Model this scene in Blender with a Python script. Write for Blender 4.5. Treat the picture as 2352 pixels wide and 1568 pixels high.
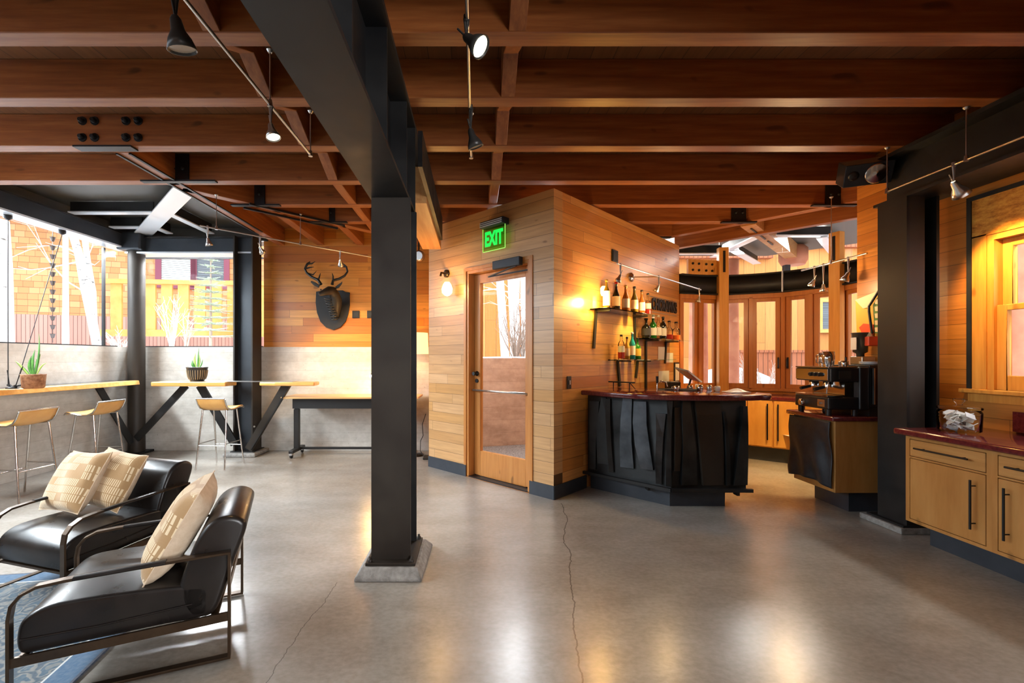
import bpy, bmesh, math, random
from mathutils import Vector, Matrix
R = math.radians
random.seed(7)
sc = bpy.context.scene
for o in list(bpy.data.objects):
    bpy.data.objects.remove(o)
COL = sc.collection

# ---------------------------------------------------------------- camera
F, CX, CY, H = 1030.0, 1090.0, 822.0, 1.3      # focal length (px), principal point of the photograph, eye height
cam = bpy.data.objects.new('camera', bpy.data.cameras.new('camera'))
COL.objects.link(cam)
cam.location = (0, 0, H)
cam.rotation_euler = (R(90), 0, 0)
cam.data.sensor_width = 36
cam.data.lens = F / 2352 * 36
cam.data.shift_x = (1176 - CX) / 2352
cam.data.shift_y = (CY - 784) / 2352
cam.data.clip_start = 0.02
sc.camera = cam

# ---------------------------------------------------------------- world, sun, window light, exposure
wd = bpy.data.worlds.new('sky'); sc.world = wd; wd.use_nodes = True
wn = wd.node_tree
bgn = wn.nodes['Background']
bgn.inputs['Color'].default_value = (0.80, 0.90, 1.0, 1)
bgn.inputs['Strength'].default_value = 4.4

def light(name, kind, loc, energy, color, **kw):
    d = bpy.data.lights.new(name, kind)
    d.energy = energy; d.color = color
    target = kw.pop('target', None); portal = kw.pop('portal', False)
    for k, v in kw.items():
        setattr(d, k, v)
    o = bpy.data.objects.new(name, d); COL.objects.link(o); o.location = loc
    if target is not None:
        o.rotation_euler = (Vector(target) - Vector(loc)).to_track_quat('-Z', 'Y').to_euler()
    if portal:
        d.cycles.is_portal = True
    return o

# daylight openings of the room: sky portals in each window
light('portal_window', 'AREA', (-4.80, 2.2, 2.12), 1, (1, 1, 1), target=(0, 2.2, 2.12), shape='RECTANGLE', size=7.6, size_y=1.3, portal=True)
light('portal_window', 'AREA', (-3.9, 6.28, 2.1), 1, (1, 1, 1), target=(-3.9, 0, 2.1), shape='RECTANGLE', size=1.3, size_y=1.3, portal=True)
light('portal_window', 'AREA', (0.23, 4.65, 1.2), 1, (1, 1, 1), target=(-1, 3.42, 1.2), shape='RECTANGLE', size=0.9, size_y=2.0, portal=True)
light('portal_window', 'AREA', (3.62, 6.3, 1.9), 1, (1, 1, 1), target=(3.0, 4.5, 1.9), shape='RECTANGLE', size=2.0, size_y=2.0, portal=True)
light('portal_window', 'AREA', (3.62, 2.2, 1.7), 1, (1, 1, 1), target=(0, 2.2, 1.7), shape='RECTANGLE', size=2.2, size_y=1.3, portal=True)
# added area lamps that boost the daylight at the openings, hidden under the eaves
light('daylight_fill_window', 'AREA', (-5.42, 2.2, 3.0), 950, (0.93, 0.97, 1.0), target=(-2.6, 2.6, 0.6), shape='RECTANGLE', size=7.4, size_y=.42)
light('daylight_fill_back_window', 'AREA', (-3.95, 6.75, 2.97), 300, (0.95, 0.97, 1.0), target=(-3.9, 4.4, 0.6), shape='RECTANGLE', size=1.4, size_y=.36)
light('daylight_fill_bay', 'AREA', (3.9, 6.9, 3.06), 80, (1.0, 0.95, 0.88), target=(2.9, 4.8, 0.6), shape='RECTANGLE', size=2.4, size_y=.5)
light('daylight_fill_door', 'AREA', (.75, 5.6, 2.72), 70, (0.97, 0.97, 1.0), target=(-0.3, 4.2, 0.4), shape='RECTANGLE', size=1.0, size_y=.8)
light('daylight_fill_side_window', 'AREA', (4.1, 2.6, 2.75), 90, (1.0, 0.93, 0.85), target=(2.2, 2.6, 0.6), shape='RECTANGLE', size=1.4, size_y=.4)
light('rear_side_fill', 'AREA', (2.3, -2.2, 1.7), 45, (0.95, 0.97, 1.0), target=(-4.8, 5.2, 1.0), shape='RECTANGLE', size=2.0, size_y=1.4, spread=R(62))  # added lamp inside the closed rear, brightens the concrete parapet; no window here
# added overhead fill behind the camera, out of view, to light the floor
light('rear_overhead_fill', 'AREA', (-0.6, -0.9, 2.84), 32, (1.0, 0.95, 0.88), target=(-0.6, -0.9, 0), shape='RECTANGLE', size=6.5, size_y=2.6)

vs = sc.view_settings
sc.display_settings.display_device = 'sRGB'
vs.view_transform = 'Standard'; vs.look = 'None'; vs.gamma = 1.0; vs.use_curve_mapping = False
vs.exposure = 0.08
cy = sc.cycles
cy.max_bounces = 7; cy.diffuse_bounces = 4; cy.glossy_bounces = 4; cy.transmission_bounces = 4; cy.transparent_max_bounces = 10
cy.use_denoising = True
cy.use_adaptive_sampling = True; cy.adaptive_threshold = 0.03
cy.sample_clamp_indirect = 6.0
cy.caustics_reflective = False; cy.caustics_refractive = False

# ---------------------------------------------------------------- measuring helpers: photograph pixel + known distance -> place
def at(px, py, Y):
    return Vector(((px - CX) * Y / F, Y, H - (py - CY) * Y / F))
def gr(px, py):
    Y = F * H / (py - CY)
    return Vector(((px - CX) * Y / F, Y, 0))

class Fr:
    """a local frame on a wall: u along, w off the wall, z up"""
    def __init__(s, o, e, n):
        s.o = Vector((o[0], o[1], 0)); s.e = Vector((e[0], e[1], 0)).normalized(); s.n = Vector((n[0], n[1], 0)).normalized()
    def p(s, u, w, z):
        v = s.o + s.e * u + s.n * w; return Vector((v.x, v.y, z))
    def px(s, px, py, w=0.0):
        r = (px - CX) / F
        q = s.o + s.n * w
        u = (r * q.y - q.x) / (s.e.x - r * s.e.y)
        Y = q.y + u * s.e.y
        return u, H - (py - CY) * Y / F
    def at(s, px, py, w=0.0):
        u, z = s.px(px, py, w); return s.p(u, w, z)
S2 = math.sqrt(.5)
WORLD = Fr((0, 0), (1, 0), (0, 1))
B_ = (0.728, 4.12); A_ = (-0.548, 5.396); C_ = (2.846, 6.238)
DW = Fr(A_, (S2, -S2), (-S2, -S2))       # wall with the door, w towards the room
BW = Fr(B_, (S2, S2), (S2, -S2))         # wall with the shelves, w towards the bar
RW = Fr((3.6, 0), (0, 1), (-1, 0))       # side wall with the window, u = y
BK = Fr((0, 6.3), (1, 0), (0, -1))       # concrete back wall, u = x

# ---------------------------------------------------------------- objects
OFF = {}
def tag(o, label=None, cat=None, group=None, kind=None):
    if label: o['label'] = label
    if cat: o['category'] = cat
    if group: o['group'] = group
    if kind: o['kind'] = kind
    return o
def thing(name, label, cat, loc=(0, 0, 0), group=None, kind=None):
    o = bpy.data.objects.new(name, None); COL.objects.link(o)
    o.location = loc; o.empty_display_size = .05
    OFF[o] = Vector(loc)
    return tag(o, label, cat, group, kind)
def copy_tree(o, parent=None):
    c = o.copy(); COL.objects.link(c); c.parent = parent
    for ch in list(o.children):
        copy_tree(ch, c)
    return c
def place(o, loc, rz=0.0, label=None, s=None):
    o.location = loc; o.rotation_euler = (0, 0, rz)
    if s: o.scale = (s, s, s) if not hasattr(s, '__len__') else s
    if label: o['label'] = label
    return o

class MB:
    def __init__(s): s.v = []; s.f = []; s.sm = []
    def add(s, vs, fs, smooth=False):
        n = len(s.v); s.v += [Vector(x) for x in vs]
        for f in fs: s.f.append([i + n for i in f]); s.sm.append(smooth)
        return s
    def box(s, x0, x1, y0, y1, z0, z1, fr=WORLD):
        c = [fr.p(u, w, z) for z in (z0, z1) for u, w in ((x0, y0), (x1, y0), (x1, y1), (x0, y1))]
        return s.add(c, [(3, 2, 1, 0), (4, 5, 6, 7), (0, 1, 5, 4), (1, 2, 6, 5), (2, 3, 7, 6), (3, 0, 4, 7)])
    def prism(s, poly, z0, z1, fr=WORLD):
        n = len(poly)
        c = [fr.p(u, w, z0) for u, w in poly] + [fr.p(u, w, z1) for u, w in poly]
        return s.add(c, [tuple(range(n))[::-1], tuple(range(n, 2 * n))] + [(i, (i + 1) % n, n + (i + 1) % n, n + i) for i in range(n)])
    def extr(s, poly, a, b, smooth=False):
        """poly of 3D points, extruded by the vector from a to b"""
        d = Vector(b) - Vector(a); n = len(poly)
        c = [Vector(p) for p in poly] + [Vector(p) + d for p in poly]
        s.add(c, [tuple(range(n))[::-1], tuple(range(n, 2 * n))])
        return s.add(c, [(i, (i + 1) % n, n + (i + 1) % n, n + i) for i in range(n)], smooth)
    def bar(s, a, b, w, t, up=(0, 0, 1)):
        a = Vector(a); b = Vector(b); d = (b - a).normalized()
        u = Vector(up); x = d.cross(u)
        if x.length < 1e-4: x = d.cross(Vector((1, 0, 0)))
        x.normalize(); y = x.cross(d).normalized()
        c = [p + x * i * w / 2 + y * j * t / 2 for p in (a, b) for i, j in ((-1, -1), (1, -1), (1, 1), (-1, 1))]
        return s.add(c, [(3, 2, 1, 0), (4, 5, 6, 7), (0, 1, 5, 4), (1, 2, 6, 5), (2, 3, 7, 6), (3, 0, 4, 7)])
    def tube(s, pts, r, n=8, sq=1.0, closed=False, ups=None):
        pts = [Vector(p) for p in pts]; m = len(pts)
        rs = r if hasattr(r, '__len__') else [r] * m
        vs = []; up = None
        for i, p in enumerate(pts):
            if closed: d = pts[(i + 1) % m] - pts[i - 1]
            else: d = pts[min(i + 1, m - 1)] - pts[max(i - 1, 0)]
            d.normalize()
            if ups is not None: up = Vector(ups)
            elif up is None: up = Vector((0, 0, 1)) if abs(d.z) < .9 else Vector((0, 1, 0))
            x = d.cross(up).normalized(); y = x.cross(d).normalized(); up = y
            for k in range(n):
                a = 2 * math.pi * k / n
                vs.append(p + x * math.cos(a) * rs[i] + y * math.sin(a) * rs[i] * sq)
        fs = [(i * n + k, i * n + (k + 1) % n, (i + 1) * n + (k + 1) % n, (i + 1) * n + k) for i in range(m - 1) for k in range(n)]
        if closed: fs += [((m - 1) * n + k, (m - 1) * n + (k + 1) % n, (k + 1) % n, k) for k in range(n)]
        s.add(vs, fs, True)
        if not closed:
            s.add(vs[:n], [tuple(range(n))[::-1]]); s.add(vs[-n:], [tuple(range(n))])
        return s
    def lathe(s, prof, c=(0, 0, 0), n=20, axis=None, cap=True):
        """prof: (radius, height) pairs about an axis through c"""
        c = Vector(c); ax = Vector(axis or (0, 0, 1)).normalized()
        q = Vector((0, 0, 1)).rotation_difference(ax)
        vs = []
        for r, h in prof:
            for k in range(n):
                a = 2 * math.pi * k / n
                vs.append(c + q @ Vector((r * math.cos(a), r * math.sin(a), h)))
        m = len(prof)
        s.add(vs, [(i * n + k, i * n + (k + 1) % n, (i + 1) * n + (k + 1) % n, (i + 1) * n + k) for i in range(m - 1) for k in range(n)], True)
        if cap:
            s.add(vs[:n], [tuple(range(n))[::-1]]); s.add(vs[-n:], [tuple(range(n))])
        return s
    def ball(s, c, r, n=12, m=8, sc_=(1, 1, 1)):
        c = Vector(c); vs = []
        for i in range(m + 1):
            t = math.pi * i / m
            for k in range(n):
                a = 2 * math.pi * k / n
                vs.append(c + Vector((r * math.sin(t) * math.cos(a) * sc_[0], r * math.sin(t) * math.sin(a) * sc_[1], -r * math.cos(t) * sc_[2])))
        return s.add(vs, [(i * n + k, i * n + (k + 1) % n, (i + 1) * n + (k + 1) % n, (i + 1) * n + k) for i in range(m) for k in range(n)], True)
    def grid(s, fn, nu, nv, smooth=True):
        vs = [fn(i / nu, j / nv) for j in range(nv + 1) for i in range(nu + 1)]
        return s.add(vs, [(j * (nu + 1) + i, j * (nu + 1) + i + 1, (j + 1) * (nu + 1) + i + 1, (j + 1) * (nu + 1) + i) for j in range(nv) for i in range(nu)], smooth)
    def build(s, name, mat, parent=None, bevel=0.0, seg=2, kind=None, solid=0.0, sub=0, weld=False):
        me = bpy.data.meshes.new(name)
        off = OFF.get(parent, Vector((0, 0, 0))) if parent is not None else Vector((0, 0, 0))
        me.from_pydata([v - off for v in s.v], [], s.f)
        if weld or bevel or sub:
            bm = bmesh.new(); bm.from_mesh(me)
            for f, k in zip(bm.faces, s.sm): f.smooth = k
            bmesh.ops.remove_doubles(bm, verts=bm.verts, dist=1e-5)
            bmesh.ops.recalc_face_normals(bm, faces=bm.faces)
            bm.to_mesh(me); bm.free()
        else:
            me.polygons.foreach_set('use_smooth', s.sm)
        me.materials.append(mat)
        o = bpy.data.objects.new(name, me); COL.objects.link(o)
        o.parent = parent; OFF[o] = off
        if solid:
            m = o.modifiers.new('Solidify', 'SOLIDIFY'); m.thickness = solid; m.offset = 0
        if bevel:
            m = o.modifiers.new('Bevel', 'BEVEL'); m.width = bevel; m.segments = seg; m.limit_method = 'ANGLE'; m.angle_limit = R(35)
            m.harden_normals = False
            if seg > 2:
                for p in me.polygons: p.use_smooth = True
        if sub:
            m = o.modifiers.new('Subsurf', 'SUBSURF'); m.levels = sub; m.render_levels = sub
        if kind: o['kind'] = kind
        return o

def struct(mb, name, mat, label=None, cat=None, **kw):
    o = mb.build(name, mat, None, **kw)
    return tag(o, label, cat, None, 'structure')

# ---------------------------------------------------------------- materials
class NT:
    def __init__(s, name):
        s.m = bpy.data.materials.new(name); s.m.use_nodes = True; s.t = s.m.node_tree
        s.b = s.t.nodes['Principled BSDF']
    def n(s, typ, **kw):
        x = s.t.nodes.new(typ)
        for k, v in kw.items():
            if k == 'inp':
                for a, b in v.items():
                    if isinstance(b, bpy.types.NodeSocket): s.t.links.new(b, x.inputs[a])
                    else: x.inputs[a].default_value = b
            else: setattr(x, k, v)
        return x
    def math(s, op, a, b=0.0, c=0.0):
        return s.n('ShaderNodeMath', operation=op, inp={0: a, 1: b, 2: c}).outputs[0]
    def pos(s, obj=False):
        if obj: return s.n('ShaderNodeTexCoord').outputs['Object']
        return s.n('ShaderNodeNewGeometry').outputs['Position']
    def scale(s, v, sc_):
        return s.n('ShaderNodeVectorMath', operation='MULTIPLY', inp={0: v, 1: sc_}).outputs[0]
    def dot(s, v, d):
        return s.n('ShaderNodeVectorMath', operation='DOT_PRODUCT', inp={0: v, 1: d}).outputs['Value']
    def noise(s, v, sc_, det=3, rough=.55, out='Fac'):
        return s.n('ShaderNodeTexNoise', inp={'Vector': v, 'Scale': sc_, 'Detail': det, 'Roughness': rough}).outputs[out]
    def ramp(s, fac, stops, mode='LINEAR'):
        r = s.n('ShaderNodeValToRGB', inp={0: fac}); cr = r.color_ramp; cr.interpolation = mode
        while len(cr.elements) > len(stops): cr.elements.remove(cr.elements[-1])
        while len(cr.elements) < len(stops): cr.elements.new(1)
        for e, (p, c) in zip(cr.elements, stops):
            e.position = p; e.color = (*c, 1) if len(c) == 3 else c
        return r.outputs['Color']
    def mix(s, fac, a, b, mode='MIX'):
        x = s.n('ShaderNodeMix', data_type='RGBA', blend_type=mode)
        for k, v in ((0, fac), (6, a), (7, b)):
            if isinstance(v, bpy.types.NodeSocket): s.t.links.new(v, x.inputs[k])
            else: x.inputs[k].default_value = (*v, 1) if k and len(v) == 3 else v
        return x.outputs[2]
    def set(s, **kw):
        names = dict(color='Base Color', rough='Roughness', metal='Metallic', normal='Normal', emc='Emission Color', ems='Emission Strength', coat='Coat Weight', coatr='Coat Roughness', spec='Specular IOR Level', trans='Transmission Weight', alpha='Alpha', sheen='Sheen Weight')
        for k, v in kw.items():
            i = s.b.inputs[names[k]]
            if isinstance(v, bpy.types.NodeSocket): s.t.links.new(v, i)
            else: i.default_value = (*v, 1) if hasattr(v, '__len__') and len(v) == 3 else v
        return s
    def bump(s, h, strength=.3, dist=.01):
        return s.n('ShaderNodeBump', inp={'Height': h, 'Strength': strength, 'Distance': dist}).outputs[0]

def plain(name, color, rough=.5, metal=0.0, **kw):
    t = NT(name); t.set(color=color, rough=rough, metal=metal, **kw); return t.m
def mottled(name, c1, c2, sc_=8, rough=.5, metal=0.0, r2=None, bump=.0, obj=False, **kw):
    t = NT(name); v = t.pos(obj); n = t.noise(v, sc_, 4)
    t.set(color=t.ramp(n, [(.3, c1), (.7, c2)]), rough=rough, metal=metal, **kw)
    if r2 is not None:
        t.set(rough=t.n('ShaderNodeMapRange', inp={0: n, 1: .3, 2: .7, 3: rough, 4: r2}).outputs[0])
    if bump: t.set(normal=t.bump(t.noise(v, sc_ * 4, 3), bump, .01))
    return t.m
def planks(name, d, bh, cols, rough=.38, L=1.7, gap=.03, zoff=0.0, vertical=False, grain=.35, coat=.0):
    """boards of height bh stacked in z (or of width bh side by side along d, if vertical)"""
    t = NT(name); p = t.pos(); sx = t.n('ShaderNodeSeparateXYZ', inp={0: p})
    z = sx.outputs[2]; u = t.dot(p, (d[0], d[1], 0))
    if vertical: z, u = u, z
    zz = t.math('ADD', t.math('DIVIDE', z, bh), 50 + zoff)
    idx = t.math('FLOOR', zz); fr = t.math('FRACT', zz)
    w1 = t.n('ShaderNodeTexWhiteNoise', noise_dimensions='1D', inp={'W': idx}).outputs['Value']
    j = t.math('FLOOR', t.math('ADD', t.math('DIVIDE', u, L), t.math('MULTIPLY', w1, 7.3)))
    jf = t.math('FRACT', t.math('ADD', t.math('DIVIDE', u, L), t.math('MULTIPLY', w1, 7.3)))
    cv = t.n('ShaderNodeCombineXYZ', inp={0: idx, 1: j, 2: 0.0}).outputs[0]
    w2 = t.n('ShaderNodeTexWhiteNoise', noise_dimensions='3D', inp={'Vector': cv}).outputs['Value']
    # grain: stretched noise that runs with the board
    gv = t.n('ShaderNodeCombineXYZ', inp={0: t.math('MULTIPLY', u, 1.6), 1: t.math('MULTIPLY', w2, 31.0), 2: t.math('MULTIPLY', z, 26.0)}).outputs[0]
    g = t.noise(gv, 1.5, 3, .6)
    base = t.ramp(w2, [(i / max(1, len(cols) - 1), c) for i, c in enumerate(cols)])
    col = t.mix(t.math('MULTIPLY', t.ramp(g, [(.35, (0, 0, 0)), (.72, (1, 1, 1))]), grain), base, tuple(x * .45 for x in cols[0]))
    kn = t.ramp(t.noise(t.n('ShaderNodeCombineXYZ', inp={0: t.math('MULTIPLY', u, 3.2), 1: t.math('MULTIPLY', w2, 17.0), 2: t.math('MULTIPLY', z, 9.0)}).outputs[0], 1.6, 1), [(.74, (0, 0, 0)), (.79, (1, 1, 1))])
    col = t.mix(t.math('MULTIPLY', kn, .55), col, (cols[0][0] * .3, cols[0][1] * .22, cols[0][2] * .2))
    ln = t.math('LESS_THAN', fr, gap)
    ln = t.math('MAXIMUM', ln, t.math('LESS_THAN', jf, .0016))
    col = t.mix(t.math('MULTIPLY', ln, .8), col, (.03, .012, .004))
    t.set(color=col, rough=rough, normal=t.bump(t.math('SUBTRACT', t.math('MULTIPLY', g, .12), ln), .35, .006), coat=coat, coatr=.25)
    return t.m
def grained(name, cols, axis, sc_=1.0, rough=.45, obj=True, stretch=14, knots=True, spec=.5):
    """solid timber whose grain runs along axis (0, 1 or 2)"""
    t = NT(name); v = t.pos(obj)
    k = [stretch * sc_] * 3; k[axis] = .9 * sc_
    v2 = t.scale(v, tuple(k))
    n = t.noise(v2, 1.6, 4, .65)
    col = t.ramp(n, [(.25, cols[0]), (.5, cols[1]), (.8, cols[2])])
    if knots:
        k2 = [9.0] * 3; k2[axis] = 4.0
        kn = t.ramp(t.noise(t.scale(v, tuple(k2)), 1.0, 1), [(.72, (0, 0, 0)), (.78, (1, 1, 1))])
        col = t.mix(t.math('MULTIPLY', kn, .6), col, tuple(c * .25 for c in cols[0]))
    t.set(color=col, rough=rough, normal=t.bump(n, .15, .004), spec=spec)
    return t.m
def glassy(name, tint=(1, 1, 1), refl=.10, rough=0.0, clear=1.0, gloss=1.0):
    """thin clear glass: lets light straight through with a sheen of reflection"""
    t = NT(name); nt = t.t; nt.nodes.remove(t.b)
    tr = t.n('ShaderNodeBsdfTransparent', inp={0: (*[c * clear for c in tint], 1)})
    gl = t.n('ShaderNodeBsdfGlossy', inp={'Roughness': rough, 'Color': (gloss, gloss, gloss, 1)})
    fr = t.n('ShaderNodeLayerWeight', inp={0: refl}).outputs['Fresnel']
    mx = t.n('ShaderNodeMixShader', inp={0: fr, 1: tr.outputs[0], 2: gl.outputs[0]})
    nt.links.new(mx.outputs[0], nt.nodes['Material Output'].inputs[0])
    return t.m
def emit(name, color, s):
    t = NT(name); t.set(color=tuple(c * .4 for c in color), emc=color, ems=s); return t.m

M = {}
CEDAR = [(.42, .15, .030), (.56, .25, .070), (.66, .34, .12), (.50, .20, .045), (.61, .29, .085)]
M['cedar_d'] = planks('cedar boards', (S2, -S2), .1115, [(.46, .235, .085), (.58, .33, .14), (.64, .39, .20), (.55, .29, .10), (.60, .36, .17)], rough=.33, zoff=.02)
M['cedar_b'] = planks('cedar boards bar wall', (S2, S2), .1115, [(.54, .21, .045), (.66, .30, .080), (.74, .38, .12), (.60, .25, .06)], rough=.30, zoff=.02)
M['cedar_k'] = planks('cedar boards back wall', (1, 0), .1115, [(.50, .155, .018), (.62, .235, .032), (.70, .31, .055), (.42, .13, .02), (.66, .27, .04)], rough=.36, zoff=.3)
M['cedar_r'] = planks('cedar boards side wall', (0, 1), .1115, [(.36, .115, .018), (.50, .18, .030), (.58, .23, .045), (.42, .14, .022)], rough=.34, zoff=.1)
JO = [(.155, .038, .008), (.25, .075, .017), (.40, .145, .040)]
M['joist'] = grained('joist timber', JO, 0, rough=.42)
M['joist_y'] = grained('joist timber lengthwise', JO, 1, rough=.42)
M['glulam'] = grained('beam timber', [(.38, .15, .04), (.48, .22, .07), (.56, .30, .11)], 1, rough=.45)
M['deck'] = planks('ceiling boards', (1, 0), .14, [(.17, .06, .018), (.23, .09, .028), (.20, .07, .02)], rough=.5, vertical=True, L=2.2)
M['win_wood'] = grained('window timber', [(.52, .20, .035), (.68, .30, .055), (.78, .38, .09)], 2, rough=.32)
M['win_red'] = grained('bay window timber', [(.38, .12, .026), (.48, .17, .038), (.56, .22, .05)], 2, rough=.36)
M['post_wood'] = grained('post timber', [(.55, .24, .05), (.68, .32, .07), (.76, .40, .11)], 2, rough=.4)
M['door_wood'] = grained('door timber', [(.40, .14, .03), (.52, .21, .05), (.60, .28, .08)], 2, rough=.35)
M['cab'] = grained('cabinet plywood', [(.33, .14, .032), (.43, .205, .055), (.52, .28, .09)], 2, rough=.38, stretch=5)
M['cab_h'] = grained('cabinet plywood crosswise', [(.36, .17, .045), (.46, .235, .07), (.57, .33, .12)], 1, rough=.38, stretch=16)
M['cab_o'] = grained('bay cabinet plywood', [(.60, .27, .045), (.72, .36, .07), (.78, .43, .11)], 2, rough=.38, stretch=5)
M['slab'] = grained('live edge slab', [(.50, .22, .05), (.68, .36, .10), (.80, .50, .18)], 0, rough=.3, stretch=8)
M['desk'] = grained('desk top wood', [(.60, .33, .12), (.70, .42, .17), (.76, .50, .22)], 0, rough=.35, knots=False)
t = NT('burl board'); v = t.scale(t.pos(), (7, 7, 20)); n = t.noise(v, 1.8, 5, .75)
t.set(color=t.ramp(n, [(.3, (.30, .08, .01)), (.46, (.60, .22, .03)), (.6, (.78, .36, .06)), (.75, (.84, .46, .10))]), rough=.4, normal=t.bump(n, .3, .006)); M['burl'] = t.m
M['steel'] = mottled('blackened steel', (.008, .008, .009), (.020, .019, .018), 5, .45, .3, .6)
M['steel_b'] = mottled('brown mill steel', (.016, .011, .008), (.030, .023, .016), 4, .5, .2, .65)
M['steel_g'] = mottled('grey painted steel', (.022, .027, .034), (.036, .042, .05), 4, .35, .4, .5)
M['pale_daylit'] = plain('pale and daylit-white steel', (.78, .84, .90), .28, .3)  # white of the rib flanges is daylight on their undersides, put into the colour
M['iron'] = plain('black iron', (.008, .008, .009), .45, .3)
M['base'] = mottled('slate baseboard', (.020, .026, .036), (.035, .042, .054), 6, .5)
M['bronze'] = mottled('bronze bar', (.055, .034, .021), (.09, .06, .038), 12, .3, .8)
M['chrome'] = plain('chrome', (.62, .60, .58), .14, 1.0)
M['nickel'] = plain('brushed nickel', (.55, .54, .52), .28, 1.0)
M['black'] = plain('black plastic', (.010, .010, .011), .4)
M['white'] = plain('white ceramic', (.80, .78, .75), .3)
M['paper'] = plain('paper', (.75, .70, .62), .8)
t = NT('dark leather'); v = t.pos(True); n = t.noise(v, 5, 4)
t.set(color=t.ramp(n, [(.3, (.006, .005, .005)), (.7, (.016, .012, .010))]), rough=t.ramp(t.noise(v, 9, 3), [(.3, (.26, .26, .26)), (.7, (.36, .36, .36))]), normal=t.bump(t.noise(v, 60, 3), .06, .002), spec=.35); M['leather'] = t.m
M['tan'] = mottled('tan leather', (.55, .27, .07), (.66, .36, .11), 6, .38, 0, .5, obj=True)
M['terrazzo'] = mottled('maroon stone', (.085, .012, .014), (.16, .026, .026), 60, .12, 0, coat=.4, coatr=.05)
M['cloth'] = mottled('black cloth', (.008, .010, .014), (.02, .025, .034), 14, .6, 0, bump=.2)
M['leaf'] = mottled('leaf', (.03, .12, .02), (.10, .30, .05), 14, .35, obj=True)
M['leaf_y'] = mottled('leaf edge green', (.20, .38, .05), (.38, .52, .12), 14, .35, obj=True)
M['terra'] = mottled('bark pot', (.16, .06, .025), (.42, .22, .12), 30, .7, obj=True, bump=.5)
M['soil'] = plain('soil', (.03, .02, .012), .9)
M['glaze'] = plain('dark glaze', (.03, .025, .022), .3)
M['glaze_l'] = plain('pale glaze', (.35, .26, .15), .4)
M['glass'] = glassy('window glass', (.97, .99, 1), .05)
M['shelf_glass'] = glassy('shelf glass', (.80, .92, .86), .18)
M['clear'] = glassy('clear glass', (.95, .96, .97), .10)
M['pendant'] = plain('grey enamel', (.045, .043, .04), .35, .4)
M['lamp_on'] = emit('lit lamp lens', (1.0, .86, .55), 14)
M['lamp_cool'] = emit('lit lamp disc', (1.0, 1.0, .75), 1.6)
M['lamp_off'] = plain('unlit lamp lens', (.55, .45, .35), .2)
M['globe'] = emit('glowing globe', (1.0, .66, .22), 5)
M['shade'] = emit('glowing lampshade', (1.0, .72, .32), 1.5)

# board-formed concrete
def concrete(name, d, c1, c2, c3, bh=.125):
    t = NT(name); p = t.pos(); z = t.n('ShaderNodeSeparateXYZ', inp={0: p}).outputs[2]
    zz = t.math('ADD', t.math('DIVIDE', z, bh), 40.0); fr = t.math('FRACT', zz); idx = t.math('FLOOR', zz)
    w = t.n('ShaderNodeTexWhiteNoise', noise_dimensions='1D', inp={'W': idx}).outputs['Value']
    n = t.noise(t.scale(p, (1, 1, 3)), 1.6, 5, .62); n2 = t.noise(p, 14, 4, .6)
    col = t.ramp(n, [(.3, c1), (.5, c2), (.72, c3)])
    col = t.mix(.35, col, t.ramp(n2, [(.3, tuple(x * .72 for x in c2)), (.7, c3)]))
    col = t.mix(t.math('MULTIPLY', w, .22), col, c1)
    wob = t.math('MULTIPLY', t.noise(t.scale(p, (3, 3, 3)), 2, 2), .03)
    ln = t.math('LESS_THAN', fr, wob)
    pit = t.math('LESS_THAN', t.noise(p, 38, 1), .235)
    col = t.mix(t.math('MULTIPLY', t.math('MAXIMUM', ln, t.math('MULTIPLY', pit, .7)), .6), col, tuple(x * .35 for x in c1))
    t.set(color=col, rough=.75, normal=t.bump(t.math('SUBTRACT', n2, t.math('MAXIMUM', ln, pit)), .35, .008))
    return t.m
M['conc'] = concrete('board formed concrete', (1, 0), (.38, .345, .30), (.54, .51, .46), (.68, .66, .62))
M['conc_o'] = concrete('stained retaining wall concrete', (1, 0), (.30, .19, .13), (.50, .36, .27), (.62, .48, .38), .19)
M['pad'] = mottled('rough concrete pad', (.16, .15, .14), (.34, .33, .31), 26, .6, 0, .8, .5)

# polished concrete floor with cracks
t = NT('polished concrete floor'); p = t.pos()
n = t.noise(t.scale(p, (1, 1.0, 0)), .9, 2, .5); n2 = t.noise(t.scale(p, (1, 1.6, 1)), 3.4, 3, .5); n3 = t.noise(t.scale(p, (1, 1.4, 1)), 30, 3, .6)
col = t.ramp(n, [(.2, (.20, .165, .125)), (.48, (.26, .235, .195)), (.62, (.30, .285, .255)), (.8, (.36, .355, .335))])
col = t.mix(.35, col, t.ramp(n2, [(.3, (.20, .175, .15)), (.7, (.40, .385, .36))]))
col = t.mix(.15, col, t.ramp(n3, [(.35, (.20, .17, .14)), (.65, (.52, .50, .47))]))
sx = t.n('ShaderNodeSeparateXYZ', inp={0: p})
def crack(x0, slope, y0, y1, amp, w):
    wob = t.math('MULTIPLY', t.math('SUBTRACT', t.noise(t.scale(p, (0, 1, 0)), 1.3, 6, .6), .5), amp)
    xx = t.math('SUBTRACT', t.math('SUBTRACT', sx.outputs[0], t.math('MULTIPLY', sx.outputs[1], slope)), x0)
    l = t.math('LESS_THAN', t.math('ABSOLUTE', t.math('SUBTRACT', xx, wob)), w)
    return t.math('MULTIPLY', t.math('MULTIPLY', l, t.math('GREATER_THAN', sx.outputs[1], y0)), t.math('LESS_THAN', sx.outputs[1], y1))
ck = t.math('MAXIMUM', crack(.13, .165, .5, 4.02, .22, .0036), crack(-.95, .06, 1.0, 2.6, .25, .0022))
col = t.mix(t.math('MULTIPLY', ck, .65), col, (.05, .04, .03))
t.set(color=col, rough=.27, normal=t.bump(t.math('SUBTRACT', t.noise(p, 9, 4), ck), .10, .01), coat=.35, coatr=.20)
M['floor'] = t.m

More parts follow.
